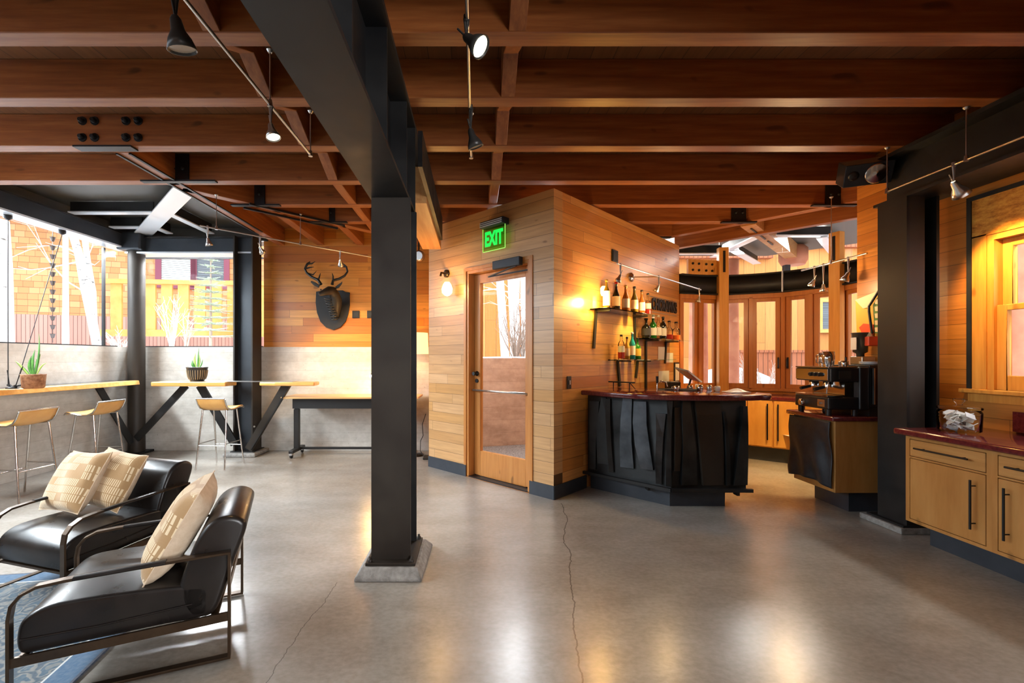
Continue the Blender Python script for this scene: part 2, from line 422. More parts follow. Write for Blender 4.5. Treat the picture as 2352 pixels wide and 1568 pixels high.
# rug
t = NT('blue patterned wool'); v = t.pos(True)
n = t.noise(v, 11, 2, .45); n2 = t.noise(t.scale(v, (1, 1, 1)), 60, 2)
dist = t.math('ABSOLUTE', t.math('SUBTRACT', n, .5))
pat = t.ramp(dist, [(.0, (.010, .035, .060)), (.030, (.010, .040, .07)), (.042, (.13, .13, .12)), (.080, (.19, .18, .16)), (.092, (.012, .055, .095)), (.15, (.015, .06, .10)), (.165, (.12, .125, .12))])
sx = t.n('ShaderNodeSeparateXYZ', inp={0: v}); ex = t.math('MINIMUM', t.math('MULTIPLY', sx.outputs[0], -1.0), t.math('MULTIPLY', sx.outputs[1], -1.0))
bord = t.ramp(t.math('MULTIPLY', ex, 2.0), [(0, (.01, .02, .05)), (.03, (.006, .07, .16)), (.22, (.006, .07, .16)), (.24, (.55, .55, .52)), (.26, (.10, .2, .35)), (.45, (.10, .2, .35)), (.47, (.5, .5, .5))], 'CONSTANT')
inb = t.math('LESS_THAN', ex, .13); col = t.mix(inb, pat, bord)
t.set(color=t.mix(.25, col, t.ramp(n2, [(.3, (.015, .045, .075)), (.7, (.17, .17, .16))])), rough=.95, normal=t.bump(n2, .4, .004), sheen=.2); M['rug'] = t.m

# striped pillow fabric (object coordinates: x, y across the pillow)
t = NT('striped cushion fabric'); v = t.pos(True); sx = t.n('ShaderNodeSeparateXYZ', inp={0: v})
yy = t.math('MULTIPLY', sx.outputs[1], 22.0); row = t.math('FLOOR', yy); rf = t.math('FRACT', yy)
xx = t.math('MULTIPLY', sx.outputs[0], 84.0); sf = t.math('FRACT', xx)
blk = t.n('ShaderNodeTexWhiteNoise', noise_dimensions='2D', inp={'Vector': t.n('ShaderNodeCombineXYZ', inp={0: t.math('FLOOR', t.math('DIVIDE', xx, 6.0)), 1: row, 2: 0.0}).outputs[0]}).outputs['Value']
st = t.math('MULTIPLY', t.math('MULTIPLY', t.math('LESS_THAN', sf, .42), t.math('GREATER_THAN', rf, .10)), t.math('LESS_THAN', blk, .62))
t.set(color=t.mix(st, (.34, .205, .09), (.66, .52, .33)), rough=.9, normal=t.bump(t.math('ADD', st, t.noise(v, 90, 2)), .35, .004), sheen=.2); M['stripe'] = t.m
M['linen'] = mottled('cream linen', (.50, .37, .25), (.60, .47, .34), 30, .9, 0, bump=.2, obj=True)
# ================================================================ THE SETTING
ZJ, ZD = 2.88, 3.12                      # underside of the joists, underside of the ceiling boards
def ray_circle(r, c=(3.4, 5.2), R_=1.22):
    a = r * r + 1; b = -2 * (r * c[0] + c[1]); q = c[0] ** 2 + c[1] ** 2 - R_ ** 2
    Y = (-b + math.sqrt(b * b - 4 * a * q)) / (2 * a); return (r * Y, Y)
V = [C_, ray_circle(.546), ray_circle(.688), ray_circle(.8200), (4.50, 4.62), (3.6, 4.22)]

m = MB(); m.prism([(-5.0, -3.6), (3.6, -3.6), (3.6, 4.22), V[4], V[3], V[2], V[1], V[0], B_, A_, (-.548, 6.3), (-5.0, 6.3)], -.08, 0)
struct(m, 'floor', M['floor'], 'polished grey brown concrete floor with a long hairline crack', 'floor')
m = MB(); m.prism([(-5.1, -3.7), (3.75, -3.7), (3.75, 5.0), (2.5, 6.8), (-2.72, 6.6), (-2.72, 4.1), (-5.1, 4.1)], ZD, ZD + .05)
struct(m, 'ceiling', M['deck'], 'dark timber board ceiling above the joists', 'ceiling')
M['soffit'] = plain('dark soffit panel', (.075, .068, .055), .5)
m = MB(); m.prism([(-5.9, 4.1), (-2.72, 4.1), (-2.72, 7.3), (-5.9, 7.3)], ZD, ZD + .05)
m.prism([(-5.9, -3.7), (-5.1, -3.7), (-5.1, 4.1), (-5.9, 4.1)], ZD, ZD + .05)
struct(m, 'ceiling_soffit', M['soffit'], 'dark panelled soffit over the glazed corner', 'ceiling')
m = MB(); m.prism([(2.5, 6.8), (3.75, 5.0), (3.75, 4.0), (6.2, 4.0), (6.2, 7.0), (5.2, 8.0), (2.5, 8.0)], ZD, ZD + .05)
struct(m, 'ceiling_soffit', M['soffit'], 'dark panelled soffit over the round window bay', 'ceiling')

# back wall: concrete below, boards above
m = MB(); m.box(-5.07, -.43, -.2, 0, 0, 1.455, BK)
struct(m, 'wall_back', M['conc'], 'board-formed concrete lower back wall under the boards', 'wall')
m = MB(); m.box(-2.96, -.43, -.16, 0, 1.455, ZD, BK)
struct(m, 'wall_back', M['cedar_k'], 'orange cedar board wall behind the mounted deer head', 'wall')
# side wall on the window side: concrete
m = MB(); m.box(-5.07, -4.87, -3.6, 6.3, 0, 1.455)
struct(m, 'wall_left', M['conc'], 'board-formed concrete parapet below the long corner window', 'wall')
# wall with the door
UD0, UD1, ZDH = .652, 1.53, 2.25
m = MB(); m.box(0, UD0, -.14, 0, 0, 2.86, DW); m.box(UD1, 1.805, -.14, 0, 0, 2.86, DW); m.box(UD0, UD1, -.14, 0, ZDH, 2.86, DW)
struct(m, 'wall_door', M['cedar_d'], 'pale cedar board wall around the glazed exit door', 'wall')
m = MB(); m.prism([(-.55, 5.4), (-.55, 6.3), (-.43, 6.3), (-.43, 5.28)], 0, 2.86)
struct(m, 'wall_return', M['cedar_k'], 'short cedar return wall behind the exit door wall', 'wall')
m = MB(); m.prism([(0, 0), (2.996, 0), (2.996, -.14), (.12, -.14)], 0, 2.86, BW)
struct(m, 'wall_bar', M['cedar_b'], 'golden cedar board wall that carries the bottle shelves', 'wall')
for fr, u0, u1, lab in ((DW, 0, UD0, 'slate baseboard beside the exit door near the concrete wall'), (DW, UD1, 1.813, 'slate baseboard between the exit door and the wall corner'), (BW, -.008, .55, 'slate baseboard from the wall corner to the bar')):
    m = MB(); m.box(u0, u1, 0, .014, 0, .125, fr); struct(m, 'baseboard_door', M['base'], lab, 'baseboard')
# side wall with the double-hung window
WY0, WY1, WZ0, WZ1 = 1.9, 3.235, 1.08, 2.43
m = MB(); m.box(-3.6, WY0, -.16, 0, 0, ZD, RW); m.box(WY1, 4.22, -.16, 0, 0, ZD, RW); m.box(WY0, WY1, -.16, 0, 0, WZ0, RW); m.box(WY0, WY1, -.16, 0, WZ1, ZD, RW)
struct(m, 'wall_right', M['cedar_r'], 'deep orange cedar board wall around the window over the counter', 'wall')
m = MB(); m.prism([(3.6, 4.22), (4.50, 4.62), (4.58, 4.52), (3.7, 4.1)], 0, ZD)
struct(m, 'wall_bay', M['cedar_r'], 'cedar wall behind the coffee counter at the bay', 'wall')
m = MB(); m.box(-5.07, -4.9, -3.7, -3.6, 0, ZD); m.box(3.4, 3.76, -3.7, -3.6, 0, ZD)
m.box(-4.9, 3.4, -3.7, -3.6, 0, ZD); struct(m, 'wall_rear', M['cedar_k'], 'plain rear wall of the room', 'wall')

# ---- timber joists
def timber(name, a, b, w, z0, z1, mat, label, cat='ceiling beam', group=None, kind=None):
    """one straight timber from a to b (centre line, plan), local x along it"""
    a = Vector((*a, 0)); b = Vector((*b, 0)); L = (b - a).length; ang = math.atan2(b.y - a.y, b.x - a.x)
    m = MB(); m.box(0, L, -w / 2, w / 2, z0, z1)
    o = m.build(name, mat, None, bevel=.004, seg=1); o.location = a; o.rotation_euler = (0, 0, ang)
    return tag(o, label, cat, group, kind)
JF = [2.178 + .6 * k for k in range(-8, 0)] + [2.178, 2.726, 3.342, 3.998, 4.62, 5.20, 5.80]
names = {8: 'timber ceiling joist closest above the two track rails', 9: 'second timber joist, between the first and the bolted one',
         10: 'timber joist with four pairs of black bolts in its face', 11: 'long timber joist over the corner window with a black splice plate',
         12: 'timber joist that ends at the diagonal beam above the desk', 13: 'timber joist above the deer head side, ending behind the column',
         14: 'short far timber joist near the top of the back wall'}
for i, y in enumerate(JF):
    x0, x1 = -4.86, 3.58
    if i < 7: lab = 'timber ceiling joist over the front of the room'
    elif i == 7: lab = 'timber ceiling joist just overhead at the top edge'
    else: lab = names[i]
    if i >= 12: x0 = y - 6.92; x1 = 8.36 - y
    timber('ceiling_beam', (x0, y + .05), (x1, y + .05), .10, ZJ, ZD, M['joist'], lab, 'joist', 'timber joists of the ceiling', 'structure')
timber('diagonal_beam', (-2.74, 4.20), (-.66, 6.28), .10, ZJ, ZD, M['joist'], 'diagonal timber beam running over the desk to the back wall', 'beam', kind='structure')
for x, y0, lab in ((-2.71, 3.45, 'long lengthwise timber from the splice plate to the window post'), (-2.16, 4.82, 'lengthwise timber above the back wall near the window post'), (-1.60, 5.38, 'shortest lengthwise timber above the deer head')):
    timber('lengthwise_beam', (x, y0), (x, 6.29), .10, ZJ, ZD, M['joist'], lab, 'beam', 'lengthwise timbers by the back wall', 'structure')
timber('diagonal_beam', (2.42, 6.02), (4.10, 4.34), .10, ZJ, ZD - .001, M['joist'], 'diagonal timber beam in front of the window bay', 'beam', kind='structure')
timber('diagonal_beam', (2.88, 6.42), (4.55, 4.75), .10, ZJ - .02, ZD, M['joist'], 'second diagonal timber beam above the bay glazing', 'beam', kind='structure')
rt = thing('outrigger_beam', 'timber beam running out through the bay glazing to a log post', 'beam', (3.25, 5.35, 0), kind='structure')
m = MB(); a = Vector((3.28, 5.38, 3.0)); b = Vector((5.25, 7.35, 3.0)); m.bar(a, b, .16, .22); m.build('timber', M['glulam'], rt)
m = MB()
for k in (.05, .2, .35):
    q = a + (b - a) * k + Vector((0, 0, -.12)); m.bar(q, q + (b - a).normalized() * .28, .018, .01)
m.build('steel_strap', M['iron'], rt)

# blocking pieces between joists, notched underneath
def blocking(x, w, i, lab):
    y0 = JF[i] + .10; y1 = JF[i + 1]
    if i >= 11: zc, k = ZJ, .0
    else: zc, k = ZJ + .12, .45
    prof = [(x, y0, ZJ + .005), (x, y0 + (y1 - y0) * .50, zc), (x, y1, ZJ + .005), (x, y1, ZD), (x, y0, ZD)]
    m = MB(); m.extr(prof, (0, 0, 0), (w, 0, 0))
    o = m.build('joist_blocking', M['joist_y'], None, bevel=.003, seg=1)
    tag(o, lab, 'blocking', 'blocking between the joists', 'thing')
ordn = ['first', 'second', 'third', 'fourth', 'fifth', 'sixth', 'seventh']
for k, i in enumerate(range(7, 13)):
    blocking(.165 - .005 * k, .085, i, '%s timber block of the row over the exit door side' % ordn[k])
for k, i in enumerate(range(7, 14)):
    blocking(-1.32 + .005 * k, .085, i, '%s timber block of the row over the lounge side' % ordn[k])

# black steel connectors
def bracket(x, y, lab, w=.17, bar=.36, yb=.0, rot=0):
    t = thing('steel_bracket', lab, 'bracket', (x, y, ZJ), 'black steel brackets on the joists', 'thing')
    t.rotation_euler = (0, 0, rot)
    m = MB(); m.box(x - w / 2, x + w / 2, y - .014, y - .001, ZJ + .0, ZD - .005); m.build('plate', M['iron'], t, bevel=.002, seg=1)
    m = MB(); m.box(x - bar / 2, x + bar / 2, y - .03, y + .02, ZJ - .016, ZJ - .002); m.build('foot_bar', M['iron'], t)
    for dx in (-.04, .04):
        m = MB(); m.lathe([(.014, 0), (.014, .012), (.006, .016)], (x + dx, y - .014, ZJ + .1), 6, (0, -1, 0)); m.build('bolt', M['steel'], t)
bracket(-2.63, JF[11], 'black steel bracket where the long joist meets the lengthwise timber', .18, .66)
bracket(-2.25, JF[12], 'black steel bracket over the end of the window beam', .19, .5)
bracket(-1.70, JF[13], 'black steel bracket above the mounted deer head', .17, .45)
bracket(3.06, JF[13], 'black steel bracket on the far joist before the bay', .17, .4)
bracket(3.70, JF[12], 'black steel bracket beside the wall speaker', .18, .45)
bracket(2.46, 5.86, 'black steel bracket on top of the bottle shelf wall', .14, .2)
m = MB(); m.box(-2.98, -2.55, JF[10] - .02, JF[10] + .06, ZJ - .014, ZJ - .001)
tag(m.build('splice_plate', M['iron']), 'flat black splice plate under the joist with bolt pairs', 'plate')
m = MB()
for s in (-.05, .05):
    q = Vector((-2.71 + s, 3.46, ZJ - .004)); m.bar(q, q + Vector((0, 2.15, 0)), .02, .012)
tag(m.build('steel_strap', M['iron']), 'pair of thin steel straps below the lengthwise timber', 'strap')
m = MB()
for s in (-.06, .06):
    a = Vector((-2.35 - s, 4.62 + s, ZJ - .012)); m.bar(a, a + Vector((.75, .75, 0)), .022, .02)
tag(m.build('steel_strap', M['iron']), 'pair of thin steel straps below the diagonal beam', 'strap')
bi = 0
for gx in (180, 280):
    for dx in (10, 38):
        for py in (278, 316):
            p = at(gx + dx, py, JF[10] - .001)
            t = thing('joist_bolt', '%s black bolt head in the joist, %s row, %s' % (('outer', 'inner')[dx > 20], ('upper', 'lower')[py > 300], ('pair by the side window', 'pair by the pendant rail')[gx > 200]), 'bolt', p, 'bolt heads in the joist')
            m = MB(); m.lathe([(.032, 0), (.032, .006), (.03, .008)], p, 14, (0, -1, 0)); m.build('washer', M['iron'], t)
            m = MB(); m.lathe([(.019, .008), (.019, .028), (.014, .034)], p, 6, (0, -1, 0)); m.build('nut', M['iron'], t)

# ---- big steel beam, timber beam behind the column
t = thing('steel_beam', 'deep black steel beam crossing the ceiling to the centre column', 'beam', (-.51, 0, 2.27), kind='structure')
m = MB(); m.box(-.635, -.40, -3.5, 3.02, 2.27, 2.292); m.build('bottom_flange', M['steel'], t)
m = MB(); m.box(-.525, -.51, -3.5, 3.02, 2.292, 2.85); m.build('web', M['steel'], t)
m = MB(); m.box(-.635, -.40, -3.5, 5.15, 2.85, 2.879); m.build('top_flange', M['steel'], t)
m = MB(); m.box(-.635, -.40, 3.02, 3.034, 2.27, 2.85); m.build('end_plate', M['steel'], t)
for y in (.9, 1.5, 2.1, 2.71):
    m = MB(); m.box(-.51, -.41, y, y + .012, 2.292, 2.85); m.box(-.625, -.525, y, y + .012, 2.292, 2.85); m.build('stiffener', M['steel'], t)
t = thing('timber_beam', 'thick brown timber beam from the centre column to the door wall', 'beam', (-.5, 3.05, 2.6), kind='structure')
m = MB(); m.box(-.60, -.385, 3.62, 5.16, 2.55, 2.845); m.build('timber', M['glulam'], t, bevel=.004, seg=1)
m = MB(); m.box(-.385, -.355, 3.05, 4.95, 2.60, 2.845); m.build('steel_side_plate', M['steel'], t)

# ---- centre column
t = thing('steel_column', 'black steel column on a stepped concrete pad, centre of the room', 'column', (-.5, 2.85, 0), kind='structure')
m = MB(); m.box(-.624, -.387, 2.71, 2.728, .085, 2.27); m.build('front_flange', M['steel_b'], t)
m = MB(); m.box(-.624, -.387, 2.98, 2.998, .085, 2.27); m.build('back_flange', M['steel'], t)
m = MB(); m.box(-.512, -.499, 2.728, 2.98, .085, 2.27); m.build('web', M['steel'], t)
m = MB(); m.box(-.648, -.352, 2.655, 3.045, .067, .085); m.build('base_plate', M['steel_b'], t, bevel=.002, seg=1)
for x, y in ((-.625, 2.68), (-.375, 2.68), (-.625, 3.02), (-.375, 3.02)):
    m = MB(); m.lathe([(.014, .085), (.014, .10), (.008, .10), (.008, .115)], (x, y, 0), 6); m.build('anchor_bolt', M['steel_b'], t)
m = MB()
b0 = [(-.70, 2.60), (-.31, 2.60), (-.29, 3.10), (-.70, 3.10)]; b1 = [(-.665, 2.64), (-.335, 2.64), (-.335, 3.06), (-.665, 3.06)]
c = [Vector((*p, 0)) for p in b0] + [Vector((*p, .018)) for p in b0] + [Vector((*p, .067)) for p in b1]
m.add(c, [(3, 2, 1, 0), (8, 9, 10, 11)] + [(j + k, j + (k + 1) % 4, j + 4 + (k + 1) % 4, j + 4 + k) for j in (0, 4) for k in range(4)])
m.build('concrete_pad', M['pad'], t, bevel=.006, seg=2)

# ---- column and beam by the counter
t = thing('steel_column', 'black steel column between the coffee counter and the side window', 'column', (3.3, 3.45, 0), kind='structure')
m = MB(); m.box(3.20, 3.222, 3.32, 3.56, .06, 2.5); m.build('flange', M['steel'], t)
m = MB(); m.box(3.222, 3.42, 3.42, 3.436, .06, 2.5); m.build('web', M['steel'], t)
m = MB(); m.box(3.222, 3.335, 3.322, 3.345, .06, 2.5); m.build('cover_plate', M['steel_b'], t)
m = MB(); m.box(3.42, 3.442, 3.32, 3.56, .06, 2.5); m.build('rear_flange', M['steel'], t)
m = MB(); m.box(3.14, 3.5, 3.30, 3.66, 0, .045); m.build('concrete_pad', M['pad'], t, bevel=.006)
m = MB(); m.box(3.165, 3.48, 3.31, 3.62, .045, .06); m.build('base_plate', M['steel'], t)
t = thing('steel_beam', 'black steel beam above the side window and counter', 'beam', (3.3, 0, 2.5), kind='structure')
for nm, x0, x1, z0, z1 in (('bottom_flange', 3.2, 3.44, 2.50, 2.522), ('web', 3.31, 3.325, 2.522, 2.85), ('top_flange', 3.2, 3.44, 2.85, 2.879)):
    m = MB(); m.box(x0, x1, -3.5, 3.6, z0, z1); m.build(nm, M['steel'], t)
m = MB(); m.box(3.44, 3.6, -3.5, 3.55, 2.52, 2.56); m.build('ledger', M['steel_b'], t)

# ---- glazed corner: beams, round column, H column
t = thing('steel_beam', 'grey steel beam along the head of the long corner window', 'beam', (-4.8, 2, 2.76), kind='structure')
m = MB(); m.box(-4.92, -4.70, -3.5, 6.2, 2.775, 2.795); m.build('bottom_flange', M['pale_daylit'], t)
m = MB(); m.box(-4.83, -4.70, -3.5, 6.2, 2.795, 2.955); m.build('web', M['steel_g'], t)
m = MB(); m.box(-4.92, -4.69, -3.5, 6.2, 2.955, 2.972); m.build('top_flange', M['steel'], t)
t = thing('steel_beam', 'grey steel beam over the back window beside the wall', 'beam', (-4, 6.15, 2.7), kind='structure')
m = MB(); m.box(-4.72, -3.0, 6.08, 6.2, 2.735, 2.92); m.build('web', M['steel_g'], t)
m = MB(); m.box(-4.72, -3.0, 6.05, 6.3, 2.715, 2.735); m.build('bottom_flange', M['pale_daylit'], t)
m = MB(); m.box(-4.72, -3.0, 6.05, 6.3, 2.92, 2.938); m.build('top_flange', M['steel'], t)
t = thing('round_column', 'round grey steel column in the glazed corner', 'column', (-4.62, 6.13, 0), kind='structure')
m = MB(); m.lathe([(.10, .03), (.10, 2.75)], (-4.62, 6.13, 0), 28); m.build('shaft', M['steel_b'], t)
m = MB(); m.box(-4.76, -4.48, 5.99, 6.27, 0, .03); m.build('base_plate', M['steel'], t)
m = MB(); m.box(-4.78, -4.46, 5.97, 6.27, 2.75, 2.98); m.build('cap', M['steel_g'], t, bevel=.02)
t = thing('steel_column', 'black steel column between back window and cedar wall', 'column', (-3.1, 6.1, 0), kind='structure')
for nm, x0, x1, y0, y1, mt in (('flange', -3.215, -3.195, 5.97, 6.22, 'steel_b'), ('web', -3.195, -2.975, 6.06, 6.08, 'steel_g'), ('flange', -2.975, -2.955, 5.97, 6.22, 'steel_b')):
    m = MB(); m.box(x0, x1, y0, y1, .06, 2.935); m.build(nm, M[mt], t)
m = MB(); m.box(-3.30, -2.87, 5.86, 6.28, 0, .05); m.build('concrete_pad', M['pad'], t, bevel=.015)
m = MB(); m.box(-3.24, -2.93, 5.94, 6.25, .05, .06); m.build('base_plate', M['steel'], t)

# corner roof ribs: daylight on the flanges put in as white, dark webs above
def rib(name, a, b, w, z, label, group='steel ribs over the glazed corner', depth=.12):
    a = Vector((*a, z)); b = Vector((*b, z))
    t = thing(name, label, 'steel rib', a, group, 'structure')
    m = MB(); m.bar(a, b, w, .014); m.build('flange', M['pale_daylit'], t)
    m = MB(); e = Vector((0, 0, depth / 2 + .007)); m.bar(a + e, b + e, .02, depth); m.build('web', M['steel'], t)
rib('roof_beam', (-4.58, 6.16), (-2.78, 4.36), .20, 2.975, 'broad diagonal daylit-white steel rib rising from the corner column')
rib('roof_beam', (-4.68, 5.20), (-3.72, 5.20), .09, 2.982, 'thin daylit-white steel rib running to the side window, longer one')
rib('roof_beam', (-4.68, 5.78), (-4.28, 5.78), .09, 2.982, 'thin daylit-white steel rib running to the side window, shorter one')
rib('roof_beam', (-3.56, 5.20), (-3.56, 6.06), .09, 2.982, 'daylit-white steel rib running to the back window, beside the timber')
rib('roof_beam', (-4.12, 5.74), (-4.12, 6.06), .09, 2.982, 'short daylit-white steel rib near the corner column cap')
G2 = 'steel ribs over the window bay'
rib('roof_beam', (3.86, 7.25), (3.80, 6.02), .12, 2.93, 'daylit-white steel rib beyond the bay glass, running away', G2)
rib('roof_beam', (3.98, 6.10), (4.85, 6.10), .10, 2.96, 'daylit-white steel rib beyond the bay glass, running across', G2)
rib('roof_beam', (3.90, 6.75), (4.85, 7.7), .12, 2.92, 'slanting daylit-white steel rib beside the outrigger beam', G2)
rib('roof_beam', (4.72, 6.10), (6.1, 7.5), .12, 2.94, 'slanting daylit-white steel rib near the bay post', G2)
rib('roof_beam', (2.9, 6.72), (3.7, 6.72), .08, 2.86, 'lower daylit-white steel rib by the shelf wall end', G2)

# fascia pieces that close the ceiling above the window beams
m = MB(); m.box(-4.9, -4.86, -3.5, 6.28, 2.972, ZD); m.box(-4.9, -2.9, 6.27, 6.31, 2.938, ZD)
struct(m, 'trim_1', M['soffit'], 'dark fascia strip above the corner window beams', 'trim')

# ---- windows of the corner
def pane(t, m, nm='pane'): m.build(nm, M['glass'], t)
t = thing('window_1', 'long fixed corner window above the concrete parapet', 'window', (-4.95, 2, 1.455), kind='structure')
m = MB(); m.box(-4.965, -4.955, -3.5, 6.2, 1.46, 2.775); pane(t, m)
m = MB()
for y in (-1.6, .6, 5.98): m.box(-4.975, -4.945, y, y + .03, 1.46, 2.775)
m.box(-4.985, -4.935, -3.5, 6.2, 1.455, 1.47); m.build('frame', M['iron'], t)
t = thing('window_2', 'fixed back window between the round column and steel column', 'window', (-3.9, 6.36, 1.455), kind='structure')
m = MB(); m.box(-4.9, -3.0, 6.375, 6.385, 1.46, 2.72); pane(t, m)
m = MB(); m.box(-4.9, -3.0, 6.36, 6.40, 1.455, 1.47); m.box(-4.9, -3.0, 6.36, 6.40, 2.71, 2.73); m.build('frame', M['iron'], t)

# ---- double-hung window over the counter
t = thing('window_3', 'double-hung timber window over the counter with a burl header board', 'window', (3.6, 2.5, WZ0), kind='structure')
def ring(m, u0, u1, z0, z1, b, w0, w1, fr, bt=None, bb=None):
    bt = bt or b; bb = bb or b
    m.box(u0, u0 + b, w0, w1, z0, z1, fr); m.box(u1 - b, u1, w0, w1, z0, z1, fr)
    m.box(u0 + b, u1 - b, w0, w1, z1 - bt, z1, fr); m.box(u0 + b, u1 - b, w0, w1, z0, z0 + bb, fr)
m = MB(); m.box(WY1, WY1 + .03, 0, .02, WZ0, WZ1 + .03, RW); m.box(WY0 - .03, WY1, 0, .02, WZ1, WZ1 + .03, RW); m.build('reveal_trim', M['steel'], t)
m = MB(); m.box(WY1 - .09, WY1, -.02, .012, WZ0, WZ1 - .26, RW); m.box(WY0, WY0 + .09, -.02, .012, WZ0, WZ1 - .26, RW); m.build('casing', M['win_wood'], t)
m = MB(); m.box(WY0, WY1, -.02, .012, WZ1 - .27, WZ1, RW); m.build('header_board', M['burl'], t)
m = MB(); m.box(WY1 - .13, WY1 - .09, -.10, .004, WZ0, WZ1 - .27, RW); m.box(WY0 + .09, WY0 + .13, -.10, .004, WZ0, WZ1 - .27, RW); m.box(WY0 + .13, WY1 - .13, -.10, .004, WZ1 - .31, WZ1 - .27, RW); m.build('jamb', M['win_wood'], t)
m = MB(); m.box(WY0 - .05, WY1 + .05, -.02, .06, WZ0 - .03, WZ0, RW); m.build('window_sill', M['win_wood'], t, bevel=.006)
m = MB(); m.box(WY0 - .03, WY1 + .02, 0, .02, WZ0 - .09, WZ0 - .03, RW); m.build('apron', M['win_wood'], t)
zm = 1.63
m = MB(); ring(m, WY0 + .13, WY1 - .13, zm, WZ1 - .31, .06, -.09, -.055, RW, .055, .035); s = m.build('upper_sash', M['win_wood'], t, bevel=.003, seg=1)
m = MB(); m.box(WY0 + .18, WY1 - .18, -.075, -.07, zm + .03, WZ1 - .36, RW); m.build('pane', M['glass'], s)
m = MB(); ring(m, WY0 + .13, WY1 - .13, WZ0, zm + .035, .06, -.05, -.015, RW, .04, .10); s = m.build('lower_sash', M['win_wood'], t, bevel=.003, seg=1)
m = MB(); m.box(WY0 + .18, WY1 - .18, -.035, -.03, WZ0 + .09, zm, RW); m.build('pane', M['glass'], s)
m = MB(); m.box(2.5, 2.58, -.05, -.01, zm + .035, zm + .05, RW); m.build('latch', M['iron'], t)

# ---- exit door
t = thing('door_1', 'glazed timber exit door with a push bar', 'door', DW.p(1.1, 0, 0), kind='structure')
m = MB(); ring(m, UD0 - .035, UD1 + .035, 0, ZDH + .035, .035, -.01, .012, DW, bb=.001); m.build('casing', M['door_wood'], t)
m = MB(); m.box(UD0, UD0 + .03, -.14, 0, 0, ZDH, DW); m.box(UD1 - .03, UD1, -.14, 0, 0, ZDH, DW); m.box(UD0 + .03, UD1 - .03, -.14, 0, ZDH - .03, ZDH, DW); m.build('jamb', M['door_wood'], t)
m = MB(); m.box(UD0, UD1, -.14, .0, 0, .012, DW); m.build('threshold', M['iron'], t)
u0, u1 = UD0 + .033, UD1 - .033
m = MB(); ring(m, u0, u1, .02, ZDH - .035, .09, -.13, -.085, DW, .10, .265); s = m.build('door_leaf', M['door_wood'], t, bevel=.004, seg=1)
m = MB(); m.box(u0 + .09, u1 - .09, -.11, -.104, .28, ZDH - .13, DW); m.build('pane', M['glass'], s)
m = MB(); m.tube([DW.p(u0 + .03, -.085, .95), DW.p(u0 + .03, -.035, .95), DW.p(u1 - .03, -.035, .95), DW.p(u1 - .03, -.085, .95)], .011, 10); m.build('push_bar', M['nickel'], s)
m = MB(); p = DW.p(u0 + .045, -.085, 1.13); m.lathe([(.028, 0), (.028, .008), (.012, .02), (.012, .035), (.024, .05), (.02, .06)], p, 14, DW.n); m.lathe([(.022, 0), (.022, .012)], DW.p(u0 + .045, -.085, 1.05), 12, DW.n); m.build('door_knob', M['iron'], s)
m = MB()
for z in (.3, 1.9): m.box(u1 - .004, u1 + .004, -.09, -.07, z, z + .1, DW)
m.build('hinge', M['nickel'], s)
t = thing('door_closer', 'grey door closer box with folding arm above the exit door', 'door closer', DW.p(1.4, .03, 2.22))
ua, za = DW.px(1141, 602); ub, zb = DW.px(1203, 596)
m = MB(); m.box(ua, ub, .014, .07, 2.20, 2.285, DW); m.build('housing', M['steel_g'], t, bevel=.006); 
m = MB(); m.bar(DW.p(ub - .05, .05, 2.20), DW.p(ua - .12, .0, 2.15), .012, .012); m.bar(DW.p(ua - .12, .0, 2.15), DW.p(ub + .03, -.03, 2.16), .012, .012); m.build('arm', M['iron'], t)

# ---- window bay
SILL, HEAD, CB0, CB1 = .865, 2.19, 2.19, 2.47
def casement(t, fr, u0, u1, handle):
    m = MB(); ring(m, u0, u1, SILL + .02, HEAD - .06, .052, -.05, -.01, fr, .05, .06)
    s = m.build('sash', M['win_red'], t, bevel=.003, seg=1)
    m = MB(); m.box(u0 + .045, u1 - .045, -.034, -.028, SILL + .07, HEAD - .10, fr); m.build('pane', M['glass'], s)
    if handle is not None:
        uh = u0 + .026 if handle == 0 else u1 - .026
        m = MB(); m.box(uh - .008, uh + .008, -.01, .012, 1.16, 1.31, fr); m.tube([fr.p(uh, .012, 1.30), fr.p(uh, .03, 1.28), fr.p(uh, .03, 1.17)], .007, 6); m.build('handle', M['iron'], s)
wi = 4
cen = Vector((3.4, 5.2))
flabels = ['bay window next to the bottle shelf wall', 'bay window with paired casements beside the timber post', 'bay window with paired casements in the middle of the bay', 'bay window behind the coffee machine']
for k in range(4):
    a, b = V[k], V[k + 1]
    e = Vector(b) - Vector(a); L = e.length; n = (cen - (Vector(a) + Vector(b)) / 2)
    nn = Vector((e.y, -e.x)).normalized()
    if nn.dot(n) < 0: nn = -nn
    fr = Fr(a, e, nn)
    t = thing('window_%d' % wi, flabels[k], 'window', fr.p(L / 2, 0, SILL), kind='structure'); wi += 1
    m = MB(); ring(m, .0, L, SILL - .02, HEAD, .028, -.06, .02, fr, .06, .04); m.box(L / 2 - .022, L / 2 + .022, -.06, .02, SILL, HEAD - .04, fr); m.build('frame', M['win_red'], t)
    casement(t, fr, .03, L / 2 - .024, 0 if k in (1, 2, 3) else None); casement(t, fr, L / 2 + .024, L - .03, 1 if k in (1, 2) else None)
    m = MB(); m.box(0, L, -.04, -.03, CB1, ZD, fr); m.build('clerestory_pane', M['glass'], t)
    m = MB(); m.box(-.04, L + .04, -.10, .0, 0, SILL, fr); struct(m, 'wall_bay', M['cedar_r'], 'low cedar wall segment under the ' + flabels[k], 'wall')
